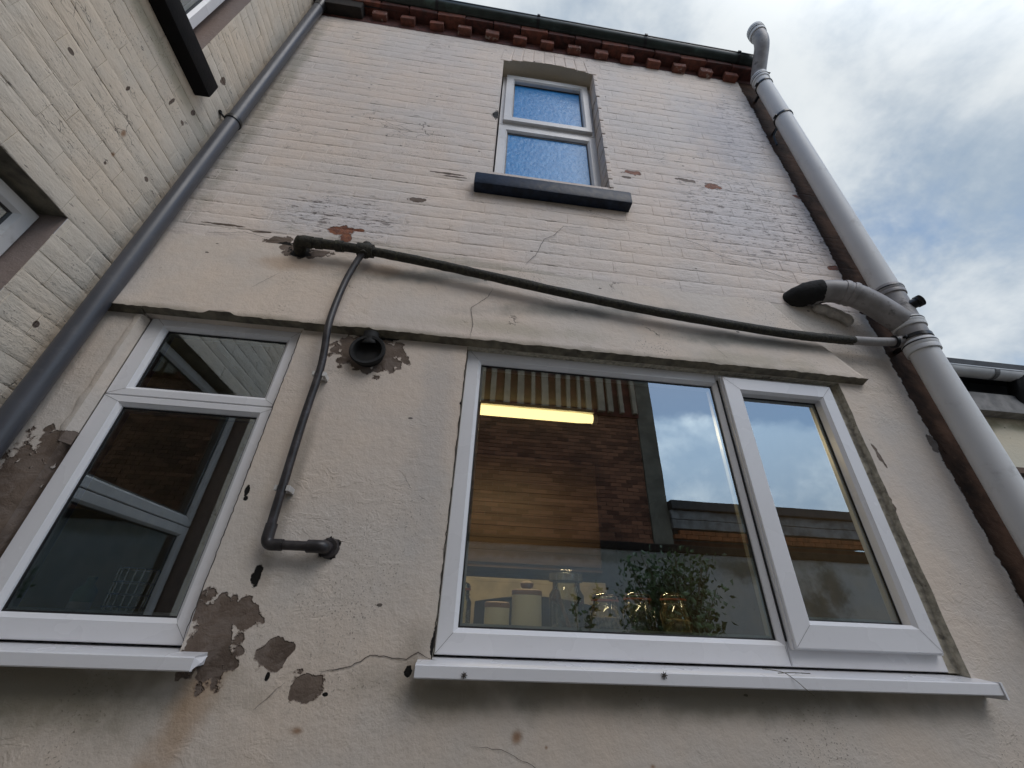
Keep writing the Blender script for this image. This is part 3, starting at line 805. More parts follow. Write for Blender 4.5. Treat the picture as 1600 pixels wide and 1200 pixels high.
# ================================================================== corbelled eaves, gutter
def cz(x): return 5.622-.030*(x+1.0)
mb = MB(); mb.quad((CORN, -.002, 5.56), (WR, -.002, 5.56), (WR, -.002, 5.84), (CORN, -.002, 5.84)); mb.build("eaves_course", m_redbrick2, house)
cm = [MB() for _ in range(3)]; meshes = []
def rough_brick(name, L, H, W_, seed, mat):
    r = random.Random(seed); bm = bmesh.new(); bmesh.ops.create_cube(bm, size=1)
    for v in bm.verts: v.co = Vector((v.co.x*L, v.co.y*W_, v.co.z*H))
    bmesh.ops.bevel(bm, geom=bm.edges[:], offset=.004, segments=1, affect='EDGES')
    for v in bm.verts: v.co += Vector(((r.random()-.5)*.006, (r.random()-.5)*.006, (r.random()-.5)*.006))
    me = bpy.data.meshes.new(name); bm.to_mesh(me); bm.free(); me.materials.append(mat); return me
m_pinkbrick = simple("paint_splashed_brick", (.17, .065, .045), .85, var=.3, vs=25, bump=.004, bs=70, dirt=(.50, .44, .38), dirt_amt=1, dirt_scale=30)
hdr = [rough_brick("corbel_brick", .108, .066, .16, k, (m_redbrick, m_pinkbrick, m_pinkbrick, m_redbrick)[k]) for k in range(4)]
strm = [rough_brick("eaves_brick", .219, .066, .20, 9+k, (m_redbrick2, m_redbrick, m_redbrick2)[k]) for k in range(3)]
k = 0; x = -1.04-.225*2
while x < 2.0:
    if x > -1.1:
        o = bpy.data.objects.new("corbel_brick", hdr[k % 4]); COL.objects.link(o); o.parent = house
        o.location = (x+(random.random()-.5)*.006, .032-.004*random.random(), cz(x)+.033); o.rotation_euler = (0, 0, (random.random()-.5)*.06)
    if x > -1.3:
        o = bpy.data.objects.new("eaves_brick", strm[k % 3]); COL.objects.link(o); o.parent = house
        o.location = (x+.1125, .013+.004*random.random(), cz(x)+.109); o.rotation_euler = (0, .01, (random.random()-.5)*.012)
        if k % 2 == 0:
            pass
    x += .225; k += 1
mb = MB(); mb.box(CORN+.01, -1.17, -.075, .0, 5.60, 5.80, .006); mb.box(CORN+.01, WR, -.06, .05, 5.775, 5.85)  # near-black block at the left end, and the board behind the gutter
mb.build("fascia", m_eaves_dk, house)
# gutter
def gutter(x0, x1, r, yc, zf, mat, name, parent, x_steps=24):
    mb = MB(); N = 12
    loops = []
    for k in range(x_steps+1):
        x = x0+(x1-x0)*k/x_steps; L_ = []
        for j in range(N+1):
            a = math.pi*j/N; L_.append((x, yc-r*math.cos(a), zf(x)-r*math.sin(a)))
        L_ = [(x, yc-r-.004, zf(x)+.003), (x, yc-r-.004, zf(x)-.006)]+L_
        loops.append(L_)
    for a, c in zip(loops, loops[1:]):
        for j in range(len(a)-1): mb.quad(a[j], c[j], c[j+1], a[j+1])
    return mb.build(name, mat, parent, smooth=50)
gz = lambda x: cz(x)+.190
gut = gutter(CORN+.02, 2.16, .056, -.094, gz, m_gutter, "gutter", house)
mb = MB()
for xe in (2.16,):
    mb.poly([(xe, -.094-.058*math.cos(math.pi*j/12), gz(xe)-.058*math.sin(math.pi*j/12)) for j in range(13)])
    mb.tube([(xe, -.094-.058*math.cos(math.pi*j/12), gz(xe)-.058*math.sin(math.pi*j/12)) for j in range(13)], .004, 6)
mb.build("stop_end", m_gutter, gut)
for x in (.22, 1.12, 1.93, -.6):
    mb = MB(); pts = [(x, -.094-.060*math.cos(math.pi*j/12), gz(x)-.060*math.sin(math.pi*j/12)) for j in range(13)]
    for a, c in zip(pts, pts[1:]):
        mb.quad((a[0]-.012, a[1], a[2]), (a[0]+.012, a[1], a[2]), (c[0]+.012, c[1], c[2]), (c[0]-.012, c[1], c[2]))
    mb.box(x-.012, x+.012, -.162, -.152, gz(x)-.012, gz(x)+.010, .002)
    mb.build("gutter_bracket", m_blkpl, gut, smooth=50)

# ================================================================== pipes
# soil stack on the right
SX, SY = 2.035, -.11
sp = empty("soil_pipe", (SX, SY, 0), "pale grey soil pipe up the right edge of the wall, with bent top", "pipe")
def at(mb): return Matrix.Translation((-SX, -SY, 0))
def lbuild(mb, name, mat, parent, org, **k):
    return mb.build(name, mat, parent, xf=Matrix.Translation((-org[0], -org[1], -org[2])), **k)
O_ = (SX, SY, 0)
mb = MB(); mb.tube([(SX, SY, 0), (SX, SY, 1.5), (SX, SY, 2.70)], .055, 28); mb.tube([(SX, SY, 3.02), (SX, SY, 4), (SX, SY, 5.36)], .055, 28)
lbuild(mb, "pipe", m_spipe, sp, O_, smooth=50)
mb = MB(); mb.tube(corner([(SX, SY, 2.66), (SX, SY, 3.06)], .02), .0565, 28)
mb.tube(corner([(SX-.01, SY, 2.83), (SX-.125, SY-.004, 2.955), (SX-.185, SY, 2.995)], .09, 8), [.0565]*10+[.0555], 24) if False else mb.tube(corner([(SX, SY, 2.82), (SX-.13, SY, 2.95), (SX-.20, SY+.002, 2.99)], .06, 6), .0555, 24)
br = lbuild(mb, "branch_fitting", m_spipe_dk, sp, O_, smooth=50)
for z_, h_ in ((3.00, .055), (2.795, .05), (2.66, .06)):
    mb = MB(); mb.lathe([(.055, 0), (.0625, .002), (.064, h_*.35), (.0625, h_*.4), (.064, h_*.45), (.064, h_*.9), (.0605, h_), (.055, h_)], (SX, SY, z_), 28)
    lbuild(mb, "collar", m_spipe if z_ < 2.9 else m_spipe_dk, sp, O_, smooth=35)
for z_ in (3.035, 2.83, 2.70):
    mb = MB(); mb.lathe([(.0645, 0), (.0655, .002), (.0655, .005), (.0645, .007)], (SX, SY, z_), 28); lbuild(mb, "seal_ring", m_blkpl, sp, O_, smooth=35)
# branch going left into the wall
mb = MB(); pth = corner([(SX-.17, SY, 2.975), (1.80, SY+.008, 3.012), (1.72, -.085, 3.03), (1.64, -.03, 3.035)], .05, 6)
mb.tube(pth, .0565, 24, wob=.03); br2 = lbuild(mb, "branch_pipe", m_spipe_dk, sp, O_, smooth=50)
for t_ in (2, 5):
    a = pth[t_]; d = (pth[t_+1]-pth[t_-1]).normalized()
    mb = MB(); mb.tube([a-d*.012, a, a+d*.012], [.060, .062, .060], 24); lbuild(mb, "collar", m_spipe_dk, sp, O_, smooth=50)
mb = MB(); mb.tube(bez([(1.70, -.070, 3.035), (1.65, -.050, 3.035), (1.60, -.012, 3.03), (1.585, .02, 3.03)], 4), [.058, .061, .060, .059, .060, .061, .058, .056, .054, .052, .05, .05, .048], 20, wob=.10)
lbuild(mb, "rubber_sleeve", m_rubber, sp, O_, smooth=60)
mb = MB()
mb.tube(bez([(1.68, -.012, 2.975), (1.74, -.02, 2.955), (1.80, -.02, 2.93), (1.86, -.010, 2.895)], 5), [.012]+[.026]*14+[.012], 12, wob=.35)
mb.build("cement_filler", m_cement, bw, smooth=60)
# capped-off boss stub
mb = MB(); a = Vector((SX+.012, SY-.04, 2.915)); d = Vector((.72, -.62, .28)).normalized()
mb.tube([a, a+d*.030, a+d*.031, a+d*.052], [.024, .024, .028, .028], 20, caps=False); mb.tube([a+d*.052, a+d*.050, a+d*.02], [.028, .022, .020], 20)
lbuild(mb, "boss_stub", m_blkpl, sp, O_, smooth=35)
# swan neck over the gutter
mb = MB(); pth = corner([(SX, SY, 5.34), (SX, SY, 5.42), (SX, SY-.155, 5.64), (SX, SY-.155, 5.80)], .10, 7); mb.tube(pth, .0545, 26)
lbuild(mb, "swan_neck", m_spipe_dk, sp, O_, smooth=50)
for (c_, h_) in (((SX, SY, 5.32), .075), ((SX, SY-.155, 5.76), .11)):
    mb = MB(); mb.lathe([(.055, 0), (.061, .002), (.063, h_*.3), (.060, h_*.34), (.060, h_*.42), (.063, h_*.46), (.063, h_*.94), (.060, h_), (.05, h_), (.05, h_*.5)], c_, 26); sn = lbuild(mb, "collar", m_spipe, sp, O_, smooth=35)
    for hh in (.36, .62):
        mb = MB(); mb.lathe([(.0615, 0), (.064, .001), (.064, .005), (.0615, .006)], (c_[0], c_[1], c_[2]+h_*hh), 26); lbuild(mb, "seal_ring", m_blkpl, sp, O_, smooth=35)
def clip(z_, r, cx, cy, parent, org, wallpt, mat=m_blkpl, h=.018):
    mb = MB(); mb.lathe([(r, -h/2), (r+.005, -h/2), (r+.005, h/2), (r, h/2)], (cx, cy, z_), 26)
    mb.box(min(cx, wallpt[0])-.008, max(cx, wallpt[0])+.008, *(sorted((cy+(r if wallpt[1] > cy else 0), wallpt[1]))), z_-h/2, z_+h/2) if abs(wallpt[0]-cx) < .03 else mb.tube([(cx+(r if wallpt[0] > cx else -r)*.9, cy+.01, z_), wallpt], .007, 8)
    mb.tube([(cx-r-.012, cy+.01, z_), (cx-r-.012, cy-.018, z_)], .006, 8)
    return lbuild(mb, "pipe_clip", mat, parent, org, smooth=35)
for z_ in (4.76, 5.25, 2.74): clip(z_, .056, SX, SY, sp, O_, (SX, 0.0))
mb = MB(); mb.tube([(SX-.02, SY+.02, 4.74), (SX-.05, -.03, 4.66), (SX-.05, -.02, 4.56)], .007, 8); lbuild(mb, "clip_tail", m_blkpl, sp, O_)

# mossy waste pipe across the wall
wp = empty("waste_pipe", (-.86, -.055, 2.97), "dark mossy waste pipe sagging across the wall above the kitchen window", "pipe")
OW = (-.86, -.055, 2.97)
pts = [(-.845, -.058, 2.975), (-.6, -.058, 2.968), (-.3, -.058, 2.935), (-.036, -.058, 2.897), (.41, -.058, 2.830), (.86, -.058, 2.777), (1.386, -.058, 2.738), (1.62, -.06, 2.733), (1.75, -.065, 2.732)]
mb = MB(); P = bez(pts, 10); mb.tube(P, [.0215]*len(P), 16, wob=.14); lbuild(mb, "pipe", m_moss, wp, OW, smooth=60)
mb = MB(); mb.tube([(1.74, -.065, 2.732), (1.86, -.072, 2.733), (1.99, -.085, 2.738)], .021, 16); mb.tube([(1.955, -.082, 2.737), (2.0, -.088, 2.739)], .029, 16); lbuild(mb, "clean_pipe_end", m_spipe_dk, wp, OW, smooth=40)
mb = MB(); mb.tube([(1.945, -.08, 2.737), (1.955, -.082, 2.737)], .031, 16); lbuild(mb, "seal_ring", m_blkpl, wp, OW, smooth=40)
mb = MB(); mb.tube(corner([(-.80, -.058, 2.975), (-.865, -.056, 2.978), (-.87, -.005, 2.97), (-.87, .02, 2.965)], .03), .027, 16, wob=.25); lbuild(mb, "elbow", m_moss, wp, OW, smooth=60)
mb = MB(); mb.tube([(-.79, -.058, 2.974), (-.76, -.058, 2.973)], .026, 14, wob=.1); lbuild(mb, "coupling", m_moss, wp, OW, smooth=60)
mb = MB(); mb.tube([(-.70, -.058, 2.972), (-.665, -.058, 2.971)], .026, 14, wob=.1); lbuild(mb, "coupling", m_moss, wp, OW, smooth=60)
mb = MB(); mb.tube([(-.565, -.058, 2.935), (-.565, -.058, 3.005)], [.024, .020], 12, wob=.2); mb.tube([(-.60, -.058, 2.966), (-.53, -.058, 2.962)], .031, 14, wob=.08); lbuild(mb, "tee_fitting", m_moss, wp, OW, smooth=60)
for x_ in (.62,):
    pass

# small overflow pipe
def weld(o, i, y, parent):
    mb = MB()
    for (a, c) in (((o[0], o[2]), (i[0], i[2])), ((o[1], o[2]), (i[1], i[2])), ((o[0], o[3]), (i[0], i[3])), ((o[1], o[3]), (i[1], i[3]))):
        d = Vector((c[0]-a[0], c[1]-a[1])).normalized()*.0007
        mb.quad((a[0]-d.y, y, a[1]+d.x), (a[0]+d.y, y, a[1]-d.x), (c[0]+d.y, y, c[1]-d.x), (c[0]-d.y, y, c[1]+d.x))
    mb.build("weld_seam", m_weld, parent, kind='stuff')
m_weld = simple("weld_seam", (.28, .27, .27), .6)
weld((-.052, 1.0615, 1.435, 2.532), (-.006, 1.057, 1.488, 2.481), .0294, win1)
weld((1.0765, 1.586, 1.486, 2.493), (1.142, 1.535, 1.549, 2.438), -.0006, win1)
weld((-1.330, -.741, 1.435, 2.1755), (-1.276, -.784, 1.483, 2.154), .0294, win2)
weld((-1.330, -.741, 2.183, 2.549), (-1.276, -.784, 2.208, 2.501), .0294, win2)
for pts, par in (([(-.0565, 1.44), (-.0575, 1.8), (-.0565, 2.2), (-.0575, 2.51)], win1), ([(-.7355, 1.44), (-.7345, 2.0), (-.7355, 2.52)], win2)):
    ribbon(pts, .0022, -.0012).build("sealant_gap", m_crack, par)
op = empty("overflow_pipe", (-.6, -.038, 1.695), "thin dark overflow pipe dropping from the mossy pipe to an elbow in the wall", "pipe")
OO = (-.6, -.038, 1.695)
pts = [(-.572, -.058, 2.945), (-.590, -.05, 2.90), (-.612, -.045, 2.78), (-.618, -.052, 2.62), (-.612, -.060, 2.50), (-.603, -.045, 2.40), (-.598, -.038, 2.30), (-.600, -.036, 2.10), (-.594, -.036, 1.84), (-.590, -.036, 1.72)]
mb = MB(); P = bez(pts, 6); mb.tube(P, .0138, 14); lbuild(mb, "pipe", m_dkpipe, op, OO, smooth=50)
mb = MB(); mb.tube(corner([(-.590, -.036, 1.755), (-.589, -.036, 1.695), (-.54, -.036, 1.696)], .022), .0172, 14); lbuild(mb, "elbow", m_dkpipe, op, OO, smooth=50)
mb = MB(); mb.tube([(-.545, -.036, 1.696), (-.44, -.036, 1.697)], .014, 14); lbuild(mb, "short_pipe", m_dkpipe, op, OO, smooth=50)
mb = MB(); mb.tube(corner([(-.468, -.036, 1.697), (-.42, -.036, 1.698), (-.415, .004, 1.698)], .022), .019, 14); mb.tube([(-.415, -.012, 1.699), (-.413, .004, 1.699)], [.028, .032], 14, wob=.15); lbuild(mb, "wall_elbow", m_dkpipe, op, OO, smooth=50)
for (x_, z_) in ((-.598, 2.30), (-.5945, 1.865)):
    mb = MB(); mb.box(x_-.022, x_-.0145, -.045, .0, z_-.008, z_+.008, .001); mb.box(x_+.0145, x_+.026, -.045, .0, z_-.009, z_+.009, .001); mb.box(x_-.02, x_+.02, -.012, .0, z_-.007, z_+.007)
    lbuild(mb, "pipe_clip", m_clipw, op, OO)

# grey downpipe in the corner
dx, dy = -1.476, -.052
dp = empty("downpipe", (dx, dy, 0), "slate grey downpipe in the inner corner between the two walls", "pipe")
OD = (dx, dy, 0)
mb = MB(); mb.tube([(dx, dy, 0), (dx, dy, 2), (dx, dy, 4), (dx, dy, 5.55)], .0355, 24); lbuild(mb, "pipe", m_gpipe, dp, OD, smooth=50)
mb = MB(); mb.tube(corner([(dx, dy, 5.52), (dx, dy, 5.62), (dx, -.094, 5.72), (dx, -.094, 5.78)], .04), .038, 20); lbuild(mb, "gutter_outlet", m_blkpl, dp, OD, smooth=50)
for z_ in (3.855, 1.35):
    mb = MB(); mb.lathe([(.0355, -.012), (.0405, -.012), (.0425, 0), (.0405, .012), (.0355, .012)], (dx, dy, z_), 24)
    mb.tube([(dx-.036, dy-.012, z_), (CORN+.002, dy-.034, z_+.015)], .006, 8); mb.tube([(CORN+.008, dy-.034, z_+.014), (CORN-.004, dy-.034, z_+.016)], .012, 8)
    lbuild(mb, "pipe_clip", m_blkpl, dp, OD, smooth=35)

# black flue terminal over its unpainted patch
fl = empty("flue_terminal", (-.447, -.0, 2.44), "round black plastic flue terminal under the render band, on a bare patch", "flue")
OF = (-.447, 0, 2.44)
mb = MB(); mb.lathe([(.058, -.01), (.060, .022), (.068, .026), (.070, .040), (.067, .044), (.056, .042), (.053, .012), (.050, .008), (.0, .008)], (-.447, 0, 2.432), 28, 'Y'); lbuild(mb, "socket", m_vent, fl, OF, smooth=35)
mb = MB(); mb.tube(bez([(-.450, -.005, 2.478), (-.452, -.012, 2.50), (-.454, -.016, 2.528)], 4), [.040]*3+[.034]*3+[.032]*3, 18); lbuild(mb, "neck", m_vent, fl, OF, smooth=50)

# ================================================================== main house: side wall on the left
mh = empty("main_house", (CORN, -1.5, 0), "cream painted brick side of the main house with a black sill, left of the downpipe", "house")
OM = (CORN, -1.5, 0)
SA = (-1.22, -.262, 1.30, 2.735)     # lower window opening (y0,y1,z0,z1)
SB = (-1.25, -.335, 3.90, 5.25)      # upper
mb = MB(); grid_wall(mb, -4.2, 0.0, 0, 6.6, .10, [SA, SB], lambda y, z: (CORN-.0015+.4*wob(y+9, z), y, z))
sw = lbuild(mb, "side_wall", m_side, mh, OM, smooth=60)
def ok_side(a, c, z):
    segs = [(a, c)]
    for h in (SA, SB):
        if h[2] < z < h[3]:
            ns = []
            for s0, s1 in segs:
                if s0 < h[0]: ns.append((s0, min(s1, h[0])))
                if s1 > h[1]: ns.append((max(s0, h[1]), s1))
            segs = ns
    return segs
class _P: pass
_wall_parent = sw
_n0 = len(bpy.data.objects)
before = set(o.name for o in bpy.data.objects)
lay(sw, m_side, 'X', -1.9, -.001, 1.70, 6.3, ok_side, lambda u, z: ((u+1.41)*.0+(u+.35)**2*1.2+((z-2.9)*.55)**2), D=.0015)
for o in bpy.data.objects:
    if o.name not in before:
        if o.get('kind') == 'stuff': o.data.transform(Matrix.Translation((-OM[0], -OM[1], -OM[2])))
        else: o.location = o.location-Vector(OM)
# jambs, head, sills, windows (built in a local XZ frame then turned to face +x)
def side_window(h, zs, label, sillbox, lights, frame_mat):
    TR = Matrix.Rotation(math.pi/2, 4, 'Z')
    y0, y1, z0, z1 = h
    mb = MB()
    d = CORN-.135
    mb.quad((CORN-.002, y1, z0), (d, y1, z0), (d, y1, z1), (CORN-.002, y1, z1))
    lbuild(mb, "jamb", m_jamb, mh, OM); mb = MB()
    mb.quad((CORN-.002, y0, z0), (d, y0, z0), (d, y0, z1), (CORN-.002, y0, z1))
    lbuild(mb, "jamb", m_jamb, mh, OM)
    mb = MB(); mb.quad((CORN-.002, y0, z1), (CORN-.002, y1, z1), (d, y1, z1), (d, y0, z1)); lbuild(mb, "window_head", m_soffit, mh, OM); mb = MB(); mb.quad((CORN, y0, z0), (CORN, y1, z0), (d, y1, z0), (d, y0, z0)); lbuild(mb, "window_bed", m_soffit, mh, OM)
    # frame: local x -> world y, local y(depth) -> world -x
    M_ = Matrix(((0, -1, 0, 0), (1, 0, 0, 0), (0, 0, 1, 0), (0, 0, 0, 1)))
    X0 = -(CORN)
    mb = MB()
    for (a0, a1, b0, b1) in lights:
        mb.ring((a0, a1, b0, b1), (a0+.055, a1-.055, b0+.055, b1-.055), [('o', 0, X0+.14), ('o', 0, X0+.083), ('o', .003, X0+.08), ('i', .013, X0+.08), ('i', .0, X0+.095), ('i', 0, X0+.14)])
    T2 = Matrix.Translation((-OM[0], -OM[1], -OM[2])) @ M_
    w = mb.build("window", frame_mat, mh, xf=T2, smooth=25, label=label)
    for (a0, a1, b0, b1) in lights:
        mb = MB(); mb.quad((a0+.055, X0+.098, b0+.055), (a1-.055, X0+.098, b0+.055), (a1-.055, X0+.098, b1-.055), (a0+.055, X0+.098, b1-.055)); mb.build("pane", m_glass_side, w, xf=T2)
        mb = MB(); mb.ring((a0+.054, a1-.054, b0+.054, b1-.054), (a0+.062, a1-.062, b0+.062, b1-.062), [('o', 0, X0+.097), ('o', 0, X0+.093), ('i', 0, X0+.096)]); mb.build("gasket", m_gasket, w, xf=T2)
    # dark room behind
    mb = MB(); q = CORN-.16; mb.quad((q-1.2, y0, z0), (q-1.2, y1, z0), (q-1.2, y1, z1), (q-1.2, y0, z1))
    mb.quad((q, y0, z0), (q-1.2, y0, z0), (q-1.2, y0, z1), (q, y0, z1)); mb.quad((q, y1, z0), (q-1.2, y1, z0), (q-1.2, y1, z1), (q, y1, z1)); mb.quad((q, y0, z1), (q-1.2, y0, z1), (q-1.2, y1, z1), (q, y1, z1)); mb.quad((q, y0, z0), (q-1.2, y0, z0), (q-1.2, y1, z0), (q, y1, z0))
    lbuild(mb, "room_lining", simple("dim_room", (.10, .085, .07), .9), mh, OM)
    return w
side_window(SA, 0, "lower white window deep in the side wall", None, [(-1.20, -.268, 1.33, 1.95), (-1.20, -.268, 1.955, 2.715)], m_upvc_old)
wB = side_window(SB, 0, "upper white window above the black sill", None, [(-1.235, -.365, 3.93, 5.20)], m_upvc)
mb = MB(); mb.box(CORN-.13, -1.466, -1.35, -.225, 3.735, 3.845, .008); lbuild(mb, "sill", m_black, mh, OM, smooth=35, label="long black painted sill")
mb = MB(); mb.box(CORN-.13, CORN+.02, -1.22, -.262, 1.22, 1.30, .008); lbuild(mb, "sill", m_slate, mh, OM, smooth=35)
# roof and far body of the main house
mb = MB(); mb.quad((CORN+.25, -4.4, 6.6), (CORN+.25, .3, 6.6), (CORN-3, .3, 8.6), (CORN-3, -4.4, 8.6)); mb.quad((CORN+.25, -4.4, 6.58), (CORN+.25, .3, 6.58), (CORN-.1, .3, 6.58), (CORN-.1, -4.4, 6.58))
lbuild(mb, "roof", m_tile, mh, OM)
mb = MB(); mb.quad((CORN, -4.2, 0), (CORN-5, -4.2, 0), (CORN-5, -4.2, 6.6), (CORN, -4.2, 6.6)); mb.quad((CORN, .0, 5.5), (CORN-5, .0, 5.5), (CORN-5, .0, 8), (CORN, .0, 6.6))
lbuild(mb, "end_wall", m_jamb, mh, OM)

# ================================================================== neighbour on the right, beyond the gap
nb = empty("neighbour_house", (5, 1.0, 0), "low cream neighbouring building with white gutter seen beyond the soil pipe", "building")
ON = (5, 1.0, 0)
m_nwall = paint("neighbour_paint", (.60, .55, .42), False, stains=[((.22, .19, .10), .8, [(3.95, 2.98, .25, .06, .3), (4.35, 3.0, .3, .06, 0)])])
mb = MB(); grid_wall(mb, 2.7, 9, 0, 3.16, .4, [(3.86, 4.9, 1.6, 2.60)], lambda x, z: (x, 1.0, z)); lbuild(mb, "wall", m_nwall, nb, ON)
mb = MB(); mb.box(2.6, 9, .90, .995, 3.06, 3.22, .003); lbuild(mb, "fascia", simple("grey_fascia", (.20, .19, .18), .8, var=.3, vs=14, dirt=(.05, .04, .04), dirt_amt=.7), nb, ON)
mb = MB(); mb.box(2.6, 9, .80, 6, 3.405, 3.455); mb.quad((2.7, 1.0, 3.0), (2.7, 6, 3.0), (2.7, 6, 3.4), (2.7, 1, 3.4)); mb.box(2.6, 9, 1.0, 6, 3.2, 3.38); lbuild(mb, "roof", simple("roof_felt", (.018, .02, .024), .7), nb, ON)
g2 = gutter(2.6, 9, .058, .845, lambda x: 3.385, simple("white_gutter", (.50, .50, .50), .4, var=.1, vs=8, dirt=(.2, .19, .17), dirt_amt=.5), "gutter", nb)
g2.data.transform(Matrix.Translation((-ON[0], -ON[1], 0)))
mb = MB()
for x_ in (4.02,):
    pts = [(x_, .845-.062*math.cos(math.pi*j/12), 3.385-.062*math.sin(math.pi*j/12)) for j in range(13)]
    for a, c in zip(pts, pts[1:]): mb.quad((a[0]-.02, a[1], a[2]), (a[0]+.02, a[1], a[2]), (c[0]+.02, c[1], c[2]), (c[0]-.02, c[1], c[2]))
lbuild(mb, "gutter_bracket", simple("grey_bracket", (.12, .12, .12), .6), g2, (0, 0, 0))
bpy.data.objects[-1] if False else None
for ch in g2.children: ch.data.transform(Matrix.Translation((-ON[0], -ON[1], 0)))
mb = MB(); mb.tube(corner([(4.30, .86, 3.33), (4.29, .90, 3.25), (4.24, .985, 3.13), (4.24, .985, 3.05)], .05), [.055]*3+[.065]*14+[.05]*(99), 14, wob=.3) if False else mb.tube([(4.26, .84, 3.37), (4.27, .88, 3.26), (4.28, .95, 3.17), (4.28, .985, 3.07)], [.05, .07, .06, .045], 14, wob=.4)
mb.tube([(4.10, .95, 3.14), (4.26, .93, 3.18)], [.01, .03], 8); mb.tube([(4.26, .9, 3.22), (4.55, .9, 3.2)], [.05, .05], 10, wob=.4)
lbuild(mb, "torn_felt", m_rubber, nb, ON, smooth=60)
mb = MB(); mb.ring((3.86, 4.9, 1.6, 2.60), (3.92, 4.84, 1.66, 2.53), [('o', 0, 1.06), ('i', 0, 1.06), ('i', 0, 1.09)]); nw = lbuild(mb, "window", m_upvc, nb, ON)
mb = MB(); mb.quad((3.92, 1.09, 1.66), (4.84, 1.09, 1.66), (4.84, 1.09, 2.53), (3.92, 1.09, 2.53)); lbuild(mb, "pane", m_gasket, nw, ON)
mb = MB(); mb.box(3.83, 4.93, .985, 1.06, 2.60, 2.645); lbuild(mb, "lintel", simple("brown_lintel", (.10, .065, .045), .8), nb, ON)

# ================================================================== kitchen interior
it = tag(MB().build("kitchen_floor", None), kind='structure') if False else None
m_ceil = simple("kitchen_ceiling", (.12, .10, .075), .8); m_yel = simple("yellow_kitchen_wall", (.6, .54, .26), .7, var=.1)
def sbox(name, mat, *a, **k):
    mb = MB(); mb.box(*a); o = mb.build(name, mat, None, kind='structure'); return o
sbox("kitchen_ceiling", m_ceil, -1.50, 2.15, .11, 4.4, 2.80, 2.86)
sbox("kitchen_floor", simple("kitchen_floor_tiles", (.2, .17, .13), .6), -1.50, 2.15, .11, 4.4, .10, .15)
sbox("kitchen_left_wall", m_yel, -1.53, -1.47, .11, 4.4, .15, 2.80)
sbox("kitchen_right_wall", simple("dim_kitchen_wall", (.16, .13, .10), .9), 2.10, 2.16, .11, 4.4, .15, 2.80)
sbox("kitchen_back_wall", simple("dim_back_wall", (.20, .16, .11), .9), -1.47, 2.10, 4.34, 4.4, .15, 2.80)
def woodplank():
    mt, bb, p, _ = newmat("warm_pine_boards"); ps = pos(bb)
    n = bb.noise(bb.map(ps, sc=(1, 1, 14)), 2.5, 5, .6, .3)
    bb.link(bb.mix(bb.ramp(n, .3, .7), (.075, .042, .022), (.13, .078, .042)), p.inputs['Base Color']); p.inputs['Roughness'].default_value = .5
    return mt
m_pine = woodplank()
sbox("light_block_partition", simple("olive_light_block", (.10, .085, .04), .9), -.56, -.50, .11, 4.34, .15, 2.80)  # unseen wall added to keep lamp light away from the narrow window
ub = empty("wall_unit", (.2, 1.9, 1.92), "pine boarded wall unit lit warm brown inside the kitchen, behind the fixed pane", "cabinet")
k = 0; z = 1.93
pl_me = None
while z < 2.70:
    mb = MB(); mb.box(-1.4, 1.07, 1.88, 1.90, z, z+.0885, .0015); lbuild(mb, "board", m_pine, ub, (.2, 1.9, 1.92)); z += .09
mb = MB(); mb.box(-1.4, 1.08, 1.9, 2.3, 1.90, 2.78); lbuild(mb, "carcass", m_pine, ub, (.2, 1.9, 1.92))
# cream arched door frame inside, below the unit
hd = empty("dresser", (.3, 1.9, .15), "cream arched dresser with a dark panel, low inside the kitchen", "cabinet")
mb = MB()
N = 14; xa, xb = .12, 1.02
top = [(xa+(xb-xa)*k/N, 1.67+.05*math.sin(math.pi*k/N)) for k in range(N+1)]
for a, c in zip(top, top[1:]): mb.quad((a[0], 1.90, a[1]), (c[0], 1.90, c[1]), (c[0], 1.90, 1.80), (a[0], 1.90, 1.80))
mb.box(.02, .12, 1.895, 1.95, .15, 1.80); mb.box(1.02, 1.10, 1.895, 1.95, .15, 1.80); mb.box(.02, 1.10, 1.905, 1.95, 1.80, 1.83, .004)
lbuild(mb, "frame", simple("cream_dresser_paint", (.46, .41, .30), .5), hd, (.3, 1.9, .15))
mb = MB(); mb.quad((.10, 1.92, .15), (1.04, 1.92, .15), (1.04, 1.92, 1.8), (.10, 1.92, 1.8)); lbuild(mb, "panel", simple("dark_panel", (.03, .028, .03), .3), hd, (.3, 1.9, .15))

# strip lamp on the ceiling
lp = empty("strip_lamp", (.19, 1.0, 2.76), "lit warm fluorescent strip lamp on the kitchen ceiling behind the big pane", "lamp")
OL = (.19, 1.0, 2.76)
mt, bb, p, out = newmat("lit_diffuser"); em = bb.n("ShaderNodeEmission"); em.inputs[0].default_value = (1.0, .76, .33, 1); em.inputs[1].default_value = 2.6; bb.link(em.outputs[0], out.inputs[0]); m_lit = mt
mb = MB(); P = [(-.42+1.22*k/12, 1.0, 2.745) for k in range(13)]; mb.tube(P, [.028]+[.034]*11+[.028], 16); lbuild(mb, "diffuser", m_lit, lp, OL, smooth=50)
mb = MB(); mb.box(-.40, .80, .96, 1.04, 2.775, 2.80, .003); lbuild(mb, "base", m_clipw, lp, OL)
mb = MB(); mb.tube([(.793, 1.0, 2.745), (.825, 1.0, 2.745)], [.037, .034], 16); lbuild(mb, "end_cap", m_clipw, lp, OL, smooth=40)
ld = bpy.data.lights.new("strip_lamp_light", 'AREA'); ld.shape = 'RECTANGLE'; ld.size = 1.2; ld.size_y = .05; ld.energy = 12; ld.color = (1, .74, .42)
lo = bpy.data.objects.new("strip_lamp_light", ld); COL.objects.link(lo); lo.parent = lp; lo.location = (0, 0, -.055)

